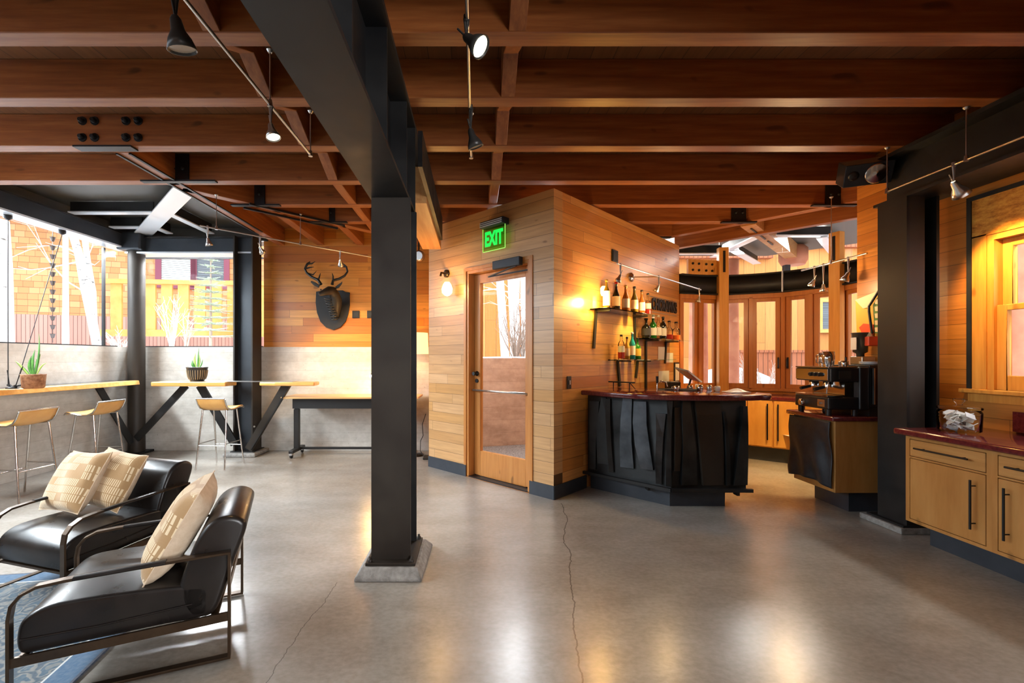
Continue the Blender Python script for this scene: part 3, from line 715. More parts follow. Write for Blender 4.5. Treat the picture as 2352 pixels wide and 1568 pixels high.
# curved black steel beam on top of the bay windows
arc = []
a0 = math.atan2(V[0][1] - 5.2, V[0][0] - 3.4); a1 = R(-22)
N = 26
for i in range(N + 1):
    a = a0 + (a1 - a0) * i / N; arc.append((math.cos(a), math.sin(a)))
t = thing('curved_beam', 'curved black steel beam around the window bay', 'beam', (3.4, 5.2, CB0), kind='structure')
def arcstrip(r0, r1, z0, z1):
    m = MB(); c = []
    for cx, sy in arc:
        for r, z in ((r0, z0), (r1, z0), (r1, z1), (r0, z1)): c.append(Vector((3.4 + cx * r, 5.2 + sy * r, z)))
    fs = [(i * 4 + k, i * 4 + (k + 1) % 4, i * 4 + 4 + (k + 1) % 4, i * 4 + 4 + k) for i in range(N) for k in range(4)]
    m.add(c, fs + [(3, 2, 1, 0), (N * 4, N * 4 + 1, N * 4 + 2, N * 4 + 3)], True); return m
arcstrip(1.16, 1.18, CB0 + .02, CB1 - .02).build('web', M['steel'], t)
arcstrip(1.12, 1.24, CB0, CB0 + .02).build('bottom_flange', M['steel'], t)
arcstrip(1.12, 1.24, CB1 - .02, CB1).build('top_flange', M['steel'], t)
q = ray_circle(.688, R_=1.16); m = MB(); d = (Vector((3.4, 5.2)) - Vector(q)).normalized(); fr = Fr(q, (-d.y, d.x), d)
m.box(-.006, .006, -.0, .09, CB0, CB1, fr); m.build('stiffener', M['pale_daylit'], t)
for (vx, vy), lab in ((V[1], 'golden timber post in the window bay beside the shelf wall'), (V[3], 'golden timber post in the window bay behind the coffee machine')):
    d = Vector((3.4 - vx, 5.2 - vy)).normalized(); fr = Fr((vx + d.x * .10, vy + d.y * .10), (-d.y, d.x), d)
    t = thing('timber_column', lab, 'post', fr.p(0, 0, 0), 'timber posts of the bay', 'structure')
    m = MB(); m.box(-.065, .065, -.045, .045, .81, ZJ - .03, fr); m.build('post', M['post_wood'], t, bevel=.004, seg=1)
    m = MB(); m.box(-.016, .016, .04, .052, 2.50, 2.80, fr); m.build('slot_plate', M['iron'], t)
m = MB(); fr = Fr(V[1], (-1, -.25), (.2, -1)); m.prism([(.08, .0), (.55, .0), (.55, .04), (.08, .04)], 2.47, 2.68, fr)
t = thing('timber_gusset', 'bolted timber gusset board above the curved beam by the shelf wall', 'gusset board', fr.p(.3, 0, 2.47))
m.build('board', M['post_wood'], t)
for u in (.16, .26, .38, .48):
    for z in (2.53, 2.62):
        m = MB(); m.lathe([(.017, 0), (.017, .012), (.008, .02)], fr.p(u, .04, z), 8, fr.n); m.build('bolt', M['iron'], t)
# ================================================================ THE BAR
def ux(fr, px, py, w=0): return fr.px(px, py, w)
t = thing('bar_counter', 'dark steel clad bar front with bent overlapping plates', 'bar', (1.7, 4.2, 0))
bar_poly = [(1.135, 4.49), (1.71, 3.90), (2.36, 3.90), (2.36, 4.30), (1.95, 4.26), (1.36, 4.60)]
M['bar'] = mottled('blackened bar plate', (.016, .017, .018), (.065, .07, .072), 3.2, .36, .7, .6)
M['bar_lit'] = mottled('bar plate with bluish light painted in', (.045, .052, .06), (.14, .165, .19), 4.5, .30, .8, .5)  # bluish highlight on the plates is put into this lighter colour
m = MB(); m.prism(bar_poly, .13, .935); m.build('body', M['bar'], t)
m = MB(); m.prism([(1.165, 4.50), (1.715, 3.94), (2.20, 3.94), (2.20, 4.26), (1.95, 4.24), (1.38, 4.58)], 0, .13); m.build('plinth', M['base'], t)
BL = Fr((1.135, 4.49), (1.71 - 1.135, 3.90 - 4.49), (-1, -1)); BL.n = Vector((-.716, -.698, 0)).normalized()
BF = Fr((1.71, 3.90), (1, 0), (0, -1))
LL = math.hypot(.575, .59)
def plate(fr, pts, th, w0, mat, bow=.0):
    """bent upright plate: pts = [(u_left, u_right, z)...] from bottom to top"""
    m = MB(); n = len(pts); vs = []
    for i, (a, b, z) in enumerate(pts):
        s = i / (n - 1); wv = w0 + bow * math.sin(math.pi * s)
        for u, w in ((a, w0 * .2), (b, w0 * .2), (b, wv + th * .3), (a, wv + th)): vs.append(fr.p(u, w, z))
    fs = [(i * 4 + k, i * 4 + (k + 1) % 4, i * 4 + 4 + (k + 1) % 4, i * 4 + 4 + k) for i in range(n - 1) for k in range(4)]
    m.add(vs, fs + [(3, 2, 1, 0), tuple(range(n * 4 - 4, n * 4))]); return m
def bl(px, z, front=False):
    fr = BF if front else BL
    r = (px - CX) / F; o, e = fr.o, fr.e
    return (r * o.y - o.x) / (e.x - r * e.y)
def blz(px, py, front=False):
    fr = BF if front else BL
    u = bl(px, 0, front); Y = fr.o.y + u * fr.e.y
    return u, H - (py - CY) * Y / F
PL = [ # (front?, [(xl, xr, y) ...] bottom to top in photograph pixels, thickness, material)
    (0, [(1357, 1370, 1075), (1358, 1372, 1010), (1357, 1378, 920)], .014, 'bar'),
    (0, [(1376, 1403, 1062), (1375, 1400, 1000), (1379, 1396, 950), (1386, 1394, 912)], .022, 'bar'),
    (0, [(1404, 1412, 1082), (1400, 1408, 1020), (1397, 1405, 960), (1395, 1404, 915)], .03, 'bar'),
    (0, [(1430, 1458, 1070), (1430, 1454, 1010), (1432, 1454, 960), (1436, 1454, 912)], .034, 'bar_lit'),
    (0, [(1478, 1503, 1074), (1466, 1496, 1020), (1461, 1489, 970), (1462, 1487, 920)], .045, 'bar_lit'),
    (0, [(1512, 1522, 1108), (1512, 1524, 1050), (1514, 1527, 1000), (1512, 1532, 948)], .04, 'bar_lit'),
    (0, [(1534, 1545, 1114), (1536, 1545, 1030), (1539, 1546, 960), (1536, 1548, 914)], .03, 'bar'),
    (1, [(1546, 1560, 1080), (1546, 1564, 1000), (1546, 1561, 935)], .018, 'steel_b'),
    (1, [(1562, 1600, 1112), (1564, 1596, 1030), (1562, 1586, 950), (1564, 1583, 914)], .022, 'bar'),
    (1, [(1610, 1660, 1112), (1602, 1658, 1030), (1594, 1654, 950), (1591, 1650, 912)], .030, 'steel_b'),
    (1, [(1664, 1676, 1113), (1662, 1673, 1050), (1660, 1668, 990), (1655, 1664, 945)], .026, 'bar'),
    (1, [(1680, 1714, 1112), (1688, 1714, 1040), (1696, 1714, 980), (1701, 1714, 932)], .030, 'bar'),
]
for fflag, rows, th, mt in PL:
    pts = []
    for xl, xr, y in rows:
        ua, z = blz(xl, y, fflag); ub, _ = blz(xr, y, fflag); z = min(z, .93); pts.append((ua, ub, z))
    plate(BF if fflag else BL, pts, th, .012, M[mt], .012).build('clad_plate', M[mt], t)
m = MB(); zr = .165
pr = [BL.p(-.02, .05, zr), BL.p(LL + .02, .05, zr), BF.p(.67, .06, zr)]
m.bar(pr[0], pr[1], .03, .028); m.bar(pr[1], pr[2], .03, .028); m.build('foot_rail', M['steel'], t)
m = MB()
for q in (BL.p(.62, .02, .14), BF.p(.55, .02, .14)): m.box(q.x - .012, q.x + .012, q.y - .04, q.y + .02, .12, .16)
m.build('rail_bracket', M['steel'], t)
m = MB(); m.lathe([(.018, 0), (.022, .01), (.022, .03), (.01, .04)], (2.36, 3.98, .80), 12, (1, 0, 0)); m.build('knob', M['iron'], t)
# counter top with a sweeping front edge
edge = [(1323, 4.50), (1350, 4.36), (1400, 4.14), (1460, 3.95), (1520, 3.84), (1590, 3.79), (1660, 3.78), (1730, 3.80), (1768, 3.86)]
poly = [((px - CX) * Y / F, Y) for px, Y in edge] + [(2.62, 3.95), (2.60, 4.10), (2.40, 4.46), (2.02, 4.50), (1.50, 4.86)]
poly[0] = (1.04, 4.40); poly[1] = (1.10, 4.37)
m = MB(); m.prism(poly, .937, .985)
tag(m.build('bar_worktop', M['terrazzo'], None, bevel=.012, seg=3), 'polished maroon stone worktop on the dark bar', 'worktop')
# back bar along the shelf wall
t = thing('back_bar', 'maroon topped back counter along the shelf wall behind the bar', 'counter', BW.p(1.5, .3, 0))
m = MB(); m.box(1.15, 2.75, .02, .40, .12, .86, BW); m.build('body', M['cab_o'], t)
m = MB(); m.box(1.15, 2.75, .05, .35, 0, .12, BW); m.build('plinth', M['base'], t)
m = MB(); m.box(1.13, 2.80, .005, .44, .86, .90, BW); m.build('worktop', M['terrazzo'], t, bevel=.006)
# bay cabinets: two runs of doors under a maroon top
K0, K1, K2 = gr(1655, 1046), gr(1755, 1047), gr(1850, 1062)
fa = Vector((3.10, 5.92)); fb = Vector((3.50, 5.76)); fc = Vector((3.93, 5.40)); fd = Vector((4.16, 4.95))
pts = [fa, fb, fc, fd]
t = thing('bay_cabinet', 'golden plywood cabinets with long black pulls below the bay windows', 'cabinet', (3.6, 5.8, 0))
back = [tuple((Vector(v) - cen) * .93 + cen) for v in (V[3], V[2], V[1])] + [(2.95, 6.18)]
m = MB(); m.prism([tuple(p) for p in pts] + back, .18, .775); m.build('body', M['cab_o'], t)
inn = [tuple(p + (cen - p).normalized() * -.07) for p in pts]
m = MB(); m.prism(inn + back, 0, .18); m.build('toe_kick', M['base'], t)
for a, b, nd in ((fa, fb, 1), (fb, fc, 2), (fc, fd, 1)):
    e = b - a; L = e.length; n = Vector((e.y, -e.x)).normalized()
    if n.dot(cen - a) < 0: n = -n
    fr = Fr(a, e, n)
    for i in range(nd):
        u0 = L * i / nd + .01; u1 = L * (i + 1) / nd - .01
        m = MB(); m.box(u0, u1, .001, .020, .195, .765, fr); d = m.build('door', M['cab_o'], t, bevel=.002, seg=1)
        uh = u1 - .045 if i == 0 and nd == 2 else u0 + .045
        m = MB(); m.box(uh - .007, uh + .007, .035, .048, .28, .73, fr)
        for z in (.34, .67): m.box(uh - .005, uh + .005, .02, .036, z - .005, z + .005, fr)
        m.build('handle', M['iron'], d)
m = MB(); m.prism([tuple(p + (cen - p).normalized() * .03) for p in pts] + back, .777, .815)
tag(m.build('bay_worktop', M['terrazzo'], None, bevel=.006), 'maroon stone worktop following the bay windows', 'worktop')

# ================================================================ COFFEE COUNTER
t = thing('coffee_cabinet', 'plywood coffee counter cabinet with a black cloth over its front', 'cabinet', (3.2, 4.0, 0))
m = MB(); m.box(2.99, 3.58, 3.72, 4.20, .18, .775); m.build('body', M['cab'], t, bevel=.003, seg=1)
m = MB(); m.box(3.17, 3.58, 3.80, 4.18, 0, .18); m.build('toe_kick', M['base'], t)
m = MB(); m.prism([(2.95, 3.69), (3.585, 3.69), (3.585, 4.21), (2.95, 4.25)], .777, .815)
tag(m.build('coffee_worktop', M['terrazzo'], None, bevel=.01, seg=3), 'maroon worktop under the espresso machine', 'worktop')
m = MB()
def clothf(u, v):
    y = 3.735 + u * .485; z = .772 - v * (.56 - .03 * math.sin(u * 3))
    x = 2.975 - .012 - .012 * math.sin(u * 17 + v * 5) * v - .010 * math.sin(v * 9 + u * 6) - .02 * v * (1 - abs(2 * u - 1))
    return Vector((min(x, 2.978), y - .02 * v * (u < .5) * math.sin(v * 3), z))
m.grid(clothf, 34, 30); o = m.build('draped_cloth', M['cloth'], None, solid=.003)
tag(o, 'black creased cloth hanging over the coffee cabinet front', 'cloth')
# espresso machine
ex, ey, ez = 2.99, 3.74, .815
t = thing('espresso_machine', 'black and chrome espresso machine on the coffee counter', 'espresso machine', (3.25, 3.95, ez))
m = MB(); m.prism([(2.97, 3.76), (3.26, 3.76), (3.26, 4.16), (2.97, 4.16)], ez + .05, ez + .155); m.build('base', M['black'], t, bevel=.012, seg=2)
m = MB(); m.box(2.965, 3.10, 3.77, 4.15, ez + .155, ez + .170); m.build('drip_tray', M['chrome'], t, bevel=.003, seg=1)
m = MB(); m.box(3.12, 3.26, 3.78, 4.14, ez + .15, ez + .28); m.build('splash_panel', M['chrome'], t)
m = MB(); m.box(3.22, 3.30, 3.745, 4.17, ez + .05, ez + .41); m.build('rear_housing', M['black'], t, bevel=.01)
m = MB(); m.box(2.985, 3.24, 3.755, 4.16, ez + .285, ez + .40); m.build('upper_housing', M['black'], t, bevel=.008)
m = MB(); m.box(2.972, 2.985, 3.775, 4.15, ez + .295, ez + .392); m.box(2.97, 3.22, 3.765, 4.15, ez + .40, ez + .412); m.build('chrome_fascia', M['chrome'], t, bevel=.002, seg=1)
for y in (3.85, 3.90, 3.95):
    m = MB(); m.lathe([(.018, 0), (.018, .02), (.012, .026)], (2.972, y, ez + .345), 10, (-1, 0, 0)); m.build('button', M['black'], t)
m = MB(); m.box(3.05, 3.15, 3.750, 3.756, ez + .31, ez + .375); m.build('badge', M['steel_b'], t)
for y in (3.87, 4.03):
    m = MB(); m.lathe([(.036, 0), (.036, .05), (.030, .055)], (3.05, y, ez + .235), 16); s = m.build('group_head', M['chrome'], t)
    m = MB(); m.tube([(3.02, y, ez + .235), (2.93, y, ez + .215)], [.012, .015], 8); m.build('portafilter_handle', M['black'], s)
m = MB(); m.tube([(3.0, 3.80, ez + .28), (2.985, 3.80, ez + .22), (2.99, 3.81, ez + .18)], .005, 6); m.build('steam_wand', M['chrome'], t)
m = MB(); m.lathe([(.030, 0), (.030, .03), (.02, .036)], (2.97, 4.05, ez + .09), 12, (-1, 0, 0)); m.lathe([(.012, 0), (.012, .02)], (2.97, 3.85, ez + .10), 10, (-1, 0, 0)); m.build('dial', M['chrome'], t)
m = MB(); m.box(2.966, 2.972, 3.80, 3.88, ez + .07, ez + .13); m.build('switch_plate', M['nickel'], t)
for x, y in ((3.0, 3.80), (3.0, 4.12), (3.22, 3.80), (3.22, 4.12)):
    m = MB(); m.lathe([(.022, 0), (.022, .05)], (x, y, ez), 12); m.build('foot', M['black'], t)
def cup(name, p, r, h, mat, lab, cat, handle=True, taper=.8):
    t = thing(name, lab, cat, p)
    m = MB(); m.lathe([(r * taper, 0), (r, h * .5), (r * .92, h), (r * .86, h), (r * .9, h * .5), (r * taper * .9, .006), (.001, .006)], p, 18, cap=False); m.build('bowl', mat, t)
    if handle:
        m = MB(); m.tube([Vector(p) + Vector((-r * .95, 0, h * .85)), Vector(p) + Vector((-r * 1.6, 0, h * .8)), Vector(p) + Vector((-r * 1.6, 0, h * .3)), Vector(p) + Vector((-r * .95, 0, h * .2))], r * .12, 6); m.build('handle', mat, t)
    return t
zt = ez + .412
cup('milk_pitcher', (3.10, 3.93, zt), .048, .13, M['chrome'], 'steel milk pitcher on top of the espresso machine', 'pitcher')
cup('milk_pitcher', (3.16, 4.06, zt), .042, .12, M['chrome'], 'second steel pitcher behind the large one on the machine', 'pitcher')
cup('tamper_cup', (3.16, 3.83, zt), .03, .05, M['chrome'], 'small steel cup at the front corner of the espresso machine', 'cup', False)
cup('dosing_cup', (3.20, 3.90, zt), .03, .045, M['nickel'], 'small steel cup behind the tamper on the machine', 'cup', False)
# oven / glass-fronted appliance next to it
t = thing('countertop_oven', 'black countertop oven with a mirrored door beside the espresso machine', 'oven', (3.4, 3.9, ez))
m = MB(); m.box(3.305, 3.585, 3.75, 4.18, ez + .07, ez + .425); m.build('housing', M['black'], t, bevel=.006)
m = MB(); m.box(3.325, 3.575, 3.738, 3.749, ez + .10, ez + .40); m.build('door', plain('oven door glass', (.05, .03, .02), .08, .6), t)
m = MB(); m.box(3.318, 3.326, 3.722, 3.74, ez + .10, ez + .40); m.build('handle', M['nickel'], t)
m = MB(); m.box(3.31, 3.58, 3.76, 4.17, ez, ez + .07); m.build('base', M['black'], t)
t = thing('saucer_stack', 'low stack of white saucers on top of the oven', 'saucers', (3.42, 3.9, ez + .425))
m = MB()
for k in range(3): m.lathe([(.03, 0), (.07, .008), (.072, .012), (.03, .006)], (3.40, 3.86, ez + .425 + k * .009), 20)
m.build('saucer', M['white'], t)
t = thing('saucer', 'single white saucer beside the saucer stack on the oven', 'saucer', (3.51, 3.86, ez + .425))
m = MB(); m.lathe([(.028, 0), (.06, .010), (.062, .014), (.028, .007)], (3.51, 3.86, ez + .425), 20); m.build('dish', M['white'], t)
# coffee grinder
t = thing('coffee_grinder', 'dark coffee grinder with hopper behind the espresso machine', 'grinder', (3.45, 4.12, ez))
g = (3.72, 4.36, .815)
m = MB(); m.box(3.46, 3.58, 4.00, 4.14, ez + .426, ez + .50); m.build('base', M['nickel'], t, bevel=.01)
m = MB(); m.lathe([(.03, .0), (.03, .035), (.055, .05), (.062, .21), (.066, .215), (.066, .225)], (3.50, 4.07, ez + .49), 18); m.build('hopper', plain('smoky hopper', (.06, .055, .04), .15), t)
m = MB(); m.box(3.43, 3.436, 4.03, 4.09, ez + .56, ez + .67); m.build('sticker', M['white'], t)

# framed wall print and red toy-like rack on the side wall stub
t = thing('wall_banner', 'yellow triangular pennant print with red and green shapes on the wall stub', 'wall art', (3.6, 4.1, 1.7))
M['ban_y'] = plain('pennant yellow', (.72, .40, .04), .6); M['ban_w'] = plain('pennant cream', (.78, .62, .36), .5); M['ban_g'] = plain('pennant green', (.10, .22, .05), .5); M['ban_r'] = plain('pennant red', (.80, .10, .04), .35)
def rwp(px, py, w=.012):
    u, z = RW.px(px, py, w); return RW.p(u, w, z)
def flat(m, pts, w, th=.008):
    c = [rwp(x, y, w) for x, y in pts]; m.extr(c, (0, 0, 0), (-th, 0, 0)); return m
m = MB(); flat(m, [(1967, 690), (2019, 669), (2019, 790), (1990, 760), (1970, 800 - 20)], .004); m.build('board', M['ban_y'], t)
m = MB(); flat(m, [(1966, 689), (2018, 668), (1995, 706), (1984, 708)], .014); m.build('cream_triangle', M['ban_w'], t)
m = MB(); flat(m, [(2007, 700), (2019, 680), (2019, 765), (2011, 765)], .014); m.build('green_strip', M['ban_g'], t)
for k in range(5):
    m = MB(); y = 688 + k * 16; flat(m, [(2011, y), (2018, y - 1), (2018, y + 10), (2012, y + 10)], .024); m.build('pale_letter_block', M['ban_w'], t)
m = MB(); m.tube([rwp(2018, 668, .04), rwp(1996, 703, .04), rwp(1996, 715, .04), rwp(2003, 766, .04)], .010, 8); m.build('black_arm', M['black'], t)
m = MB(); flat(m, [(1975, 752), (1985, 743), (1995, 744), (2008, 745), (2008, 766), (1993, 776), (1982, 766)], .014); m.build('red_shield', M['ban_r'], t)
m = MB(); m.extr([rwp(1988, 775, .02), rwp(2019, 772, .02), rwp(2019, 794, .02), rwp(1996, 795, .02)], (0, 0, 0), (-.09, 0, 0)); m.build('red_basket', M['ban_r'], t, bevel=.008)
m = MB(); m.lathe([(.03, 0), (.004, .045)], rwp(1998, 774, .07), 12); m.build('cream_cone', M['ban_w'], t)

# ================================================================ SIDE CABINETS
def side_cabinet(y0, y1, lab, hinge):
    t = thing('base_cabinet', lab, 'cabinet', (3.0, (y0 + y1) / 2, 0), 'plywood base cabinets under the side window')
    x = 3.0
    m = MB(); m.box(x + .02, 3.59, y0, y1, .175, .765); m.build('body', M['cab'], t)
    m = MB(); s = .028
    m.box(x, x + .02, y1 - s, y1, .175, .765); m.box(x, x + .02, y0, y0 + s, .175, .765)
    m.box(x, x + .02, y0 + s, y1 - s, .745, .765); m.box(x, x + .02, y0 + s, y1 - s, .175, .195); m.box(x, x + .02, y0 + s, y1 - s, .615, .625); m.build('face_frame', M['cab'], t)
    m = MB(); m.box(x - .002, x + .018, y0 + s + .004, y1 - s - .004, .629, .741); d = m.build('drawer', M['cab_h'], t, bevel=.002, seg=1)
    def pull(a, b, par):
        m = MB(); a = Vector(a); b = Vector(b); m.tube([a, b], .006, 8)
        for q in (.12, .88):
            p = a.lerp(b, q); m.tube([p, p + Vector((.034, 0, 0))], .004, 6)
        m.build('handle', M['iron'], par)
    pull((x - .034, y0 + .10, .69), (x - .034, y1 - .09, .69), d)
    m = MB(); m.box(x - .002, x + .018, y0 + s + .004, y1 - s - .004, .199, .611); d = m.build('door', M['cab'], t, bevel=.002, seg=1)
    yh = y0 + .085 if hinge else y1 - .085
    pull((x - .034, yh, .275), (x - .034, yh, .57), d)
    m = MB(); m.box(3.17, 3.58, y0, y1, 0, .175); m.build('toe_kick', M['base'], t)
side_cabinet(2.60, 3.12, 'plywood base cabinet next to the steel column, handle at its far stile', True)
side_cabinet(2.08, 2.60, 'plywood base cabinet cut by the picture edge, handle beside the divider', False)
side_cabinet(1.56, 2.08, 'plywood base cabinet hidden past the picture edge', True)
m = MB(); m.prism([(2.955, 3.17), (2.955, .9), (3.595, .9), (3.595, 3.17)], .767, .81)
tag(m.build('side_worktop', M['terrazzo'], None, bevel=.012, seg=3), 'long maroon stone worktop on the plywood base cabinets', 'worktop')
m = MB(); m.box(3.575, 3.597, .9, 2.98, .812, .945); tag(m.build('backsplash', M['terrazzo']), 'maroon backsplash strip below the side window', 'backsplash')
# glass jar with packets
jp = at(2203, 975, 2.98); jp.z = .81
t = thing('glass_jar', 'wide glass jar filled with white paper packets on the maroon counter', 'jar', jp)
m = MB(); m.lathe([(.085, .002), (.105, .012), (.108, .13), (.098, .15), (.094, .152), (.104, .128), (.101, .014), (.001, .010)], jp, 28, cap=False); m.build('bowl', M['clear'], t)
m = MB(); m.lathe([(.108, .152), (.110, .158), (.108, .166), (.05, .175), (.018, .178), (.014, .19), (.026, .20), (.030, .212), (.022, .222), (.002, .224)], jp, 28); m.build('lid', M['clear'], t)
rnd = random.Random(3)
for k in range(40):
    a = rnd.uniform(0, 6.28); r = rnd.uniform(.025, .060); z = .026 + .0026 * k
    c = jp + Vector((r * math.cos(a), r * math.sin(a), z)); d = Vector((rnd.uniform(-1, 1), rnd.uniform(-1, 1), rnd.uniform(-.6, .6))).normalized() * .027
    m = MB(); m.bar(c - d, c + d, .042, .004, (rnd.uniform(-1, 1), rnd.uniform(-1, 1), 1))
    o = m.build('paper_packet', M['paper'] if k % 3 else M['white'], None); OFF[o] = Vector((0, 0, 0))
    tag(o, 'folded white paper packet inside the glass jar', 'packet', 'paper packets in the jar')

# ================================================================ LOUNGE
# rug: corner at the origin of its own coordinates, patterns follow them
m = MB(); m.box(-2.6, 0, -2.4, 0, 0.001, .012)
o = m.build('area_rug', M['rug'], None, bevel=.004, seg=1); o.location = (-1.76, 2.84, 0); o.rotation_euler = (0, 0, R(9))
tag(o, 'blue and grey patterned wool rug under the leather armchairs', 'rug')

def armchair(lab):
    """local: x across, +y towards the seat front"""
    t = thing('lounge_chair', lab, 'armchair', (0, 0, 0), 'black leather lounge chairs with bronze frames')
    W = .285
    for s in (-1, 1):
        x = s * W
        path = [(-.36, .012), (-.36, .46), (-.2, .458), (0, .452), (.2, .445), (.28, .437), (.325, .415), (.352, .38), (.36, .33), (.36, .012)]
        m = MB(); n = len(path); w, th = .034, .011
        path = [Vector((x, y, z)) for y, z in path]
        vs = []
        for i, p in enumerate(path):
            d = path[(i + 1) % n] - path[i - 1]; d0 = (path[i] - path[i - 1]).normalized(); d1 = (path[(i + 1) % n] - path[i]).normalized()
            nd = (d0 + d1).normalized(); nn = Vector((0, -nd.z, nd.y)); k = 1 / max(.5, nd.dot(d0))
            for sx_, sn in ((-1, -1), (1, -1), (1, 1), (-1, 1)): vs.append(p + Vector((sx_ * w / 2, 0, 0)) + nn * sn * th / 2 * k)
        m.add(vs, [(i * 4 + k, i * 4 + (k + 1) % 4, ((i + 1) % n) * 4 + (k + 1) % 4, ((i + 1) % n) * 4 + k) for i in range(n) for k in range(4)])
        sf = m.build('side_frame', M['bronze'], t, bevel=.0015, seg=1)
        m = MB(); m.bar((x, -.36, .185), (x, .36, .165), .012, .036); m.build('side_rail', M['bronze'], sf)
        m = MB(); pp = [Vector((x, y, z + .001)) for y, z in ((-.13, .456), (0, .452), (.17, .446))]; m.tube(pp, .021, 12, .42, ups=(0, 0, 1)); m.build('arm_wrap', M['leather'], sf)
    for yy_, zz_ in ((.33, .168), (-.30, .182)):
        m = MB(); m.bar((-W, yy_, zz_), (W, yy_, zz_), .03, .012); m.build('cross_rail', M['bronze'], t)
    m = MB(); m.bar((-W, -.36, .315), (W, -.36, .315), .006, .03); m.build('rear_stretcher', M['bronze'], t)
    w = .264
    def cush(prof, name, bev):
        m = MB(); c = [Vector((-w, y, z)) for y, z in prof]; m.extr(c, (-w, 0, 0), (w, 0, 0), True)
        return m.build(name, M['leather'], t, bevel=bev, seg=4)
    def spl(pts, n=6):
        out = []; N = len(pts)
        for i in range(N):
            p0, p1, p2, p3 = (Vector(pts[(i + k - 1) % N]) for k in range(4))
            for j in range(n):
                u = j / n; out.append(tuple(.5 * ((2 * p1) + (p2 - p0) * u + (2 * p0 - 5 * p1 + 4 * p2 - p3) * u * u + (3 * p1 - p0 - 3 * p2 + p3) * u ** 3)))
        return out
    cush(spl([(-.26, .19), (-.1, .186), (.1, .180), (.25, .176), (.325, .176), (.348, .195), (.352, .25), (.335, .305), (.27, .342), (.15, .350), (.0, .346), (-.16, .338), (-.27, .32), (-.285, .25)]), 'seat', .02)
    cush(spl([(-.20, .20), (-.165, .30), (-.205, .45), (-.25, .55), (-.30, .597), (-.36, .607), (-.41, .585), (-.422, .54), (-.38, .42), (-.325, .25), (-.295, .195), (-.25, .185)]), 'backrest', .022)
    for s in (-1, 1):
        m = MB(); m.tube([(s * (w + .002), y, z) for y, z in ((.34, .235), (.1, .235), (-.22, .255))], .0035, 6); m.build('seam_piping', M['leather'], t)
    return t
def front_angle(v):  # rotation that turns +y to the direction v
    return math.atan2(v[1], v[0]) - math.pi / 2
fd = (-.924, -.382)
c1 = armchair('black leather lounge chair in front, seen from behind its side, one cushion')
ctr = (-1.06 + -.218 / 2 + fd[0] * .36, 1.938 + .528 / 2 + fd[1] * .36)
place(c1, (ctr[0], ctr[1], 0.002), front_angle(fd))
fd2 = (-.287, -.958)
c2 = copy_tree(c1); ctr2 = (-1.93 - .273 + fd2[0] * .36, 3.02 + .08 + fd2[1] * .36)
place(c2, (ctr2[0], ctr2[1], 0), front_angle(fd2), 'black leather lounge chair behind, with two striped cushions')

def pillow(name, lab, size, mat, loc, rot, th=.07, back=None):
    t = thing(name, lab, 'cushion', (0, 0, 0), 'striped cushions on the lounge chairs')
    def f(sg):
        def g(u, v):
            a = 2 * u - 1; b = 2 * v - 1
            k = max(0, (1 - a ** 4)) ** .6 * max(0, (1 - b ** 4)) ** .6
            pin = 1 - .07 * (1 - b * b) * abs(a) ** 3 ; pin2 = 1 - .07 * (1 - a * a) * abs(b) ** 3
            wr = .006 * math.sin(7 * a + 3 * b) * k
            return Vector((a * size[0] / 2 * pin, b * size[1] / 2 * pin2, sg * (th * k + .002) + wr))
        return g
    m = MB(); m.grid(f(1), 20, 20); m.build('front_cover', mat, t)
    m = MB(); m.grid(f(-1), 20, 20); m.build('back_cover', back or M['linen'], t)
    e = []
    for q in range(80):
        s = q / 80 * 4; k = int(s); u = s - k
        uv = [(u, 0), (1, u), (1 - u, 1), (0, 1 - u)][k]; e.append(f(0)(*uv))
    m = MB(); m.tube(e, .0035, 6, closed=True); m.build('piping', M['linen'], t)
    t.location = loc; t.rotation_euler = rot
    return t
def in_chair(p, ctr, ang):
    c, s = math.cos(ang), math.sin(ang)
    return Vector((ctr[0] + c * p[0] - s * p[1], ctr[1] + s * p[0] + c * p[1], p[2]))
def cushion_on(lab, ctr, ang, pos, tilt, size, yaw=0.0, th=.065, roll=0.0):
    t_ = R(tilt); mt = Matrix(((-1, 0, 0), (0, -math.sin(t_), math.cos(t_)), (0, math.cos(t_), math.sin(t_)))) @ Matrix.Rotation(roll, 3, 'Z')
    mt = Matrix.Rotation(ang + yaw, 3, 'Z') @ mt
    return pillow('throw_pillow', lab, size, M['stripe'], in_chair(pos, ctr, ang), mt.to_euler(), th)
A1, A2 = front_angle(fd), front_angle(fd2)
cushion_on('striped ochre and cream cushion on the front lounge chair', ctr, A1, (-.01, -.135, .525), 29, (.44, .42), th=.075)
cushion_on('striped ochre cushion leaning in front of another on the rear chair', ctr2, A2, (.205, .0, .53), 30, (.42, .38), yaw=R(-8), roll=R(4))
cushion_on('striped ochre cushion tucked behind the other on the rear chair', ctr2, A2, (.03, -.10, .53), 28, (.36, .36), yaw=R(2), roll=R(-6))

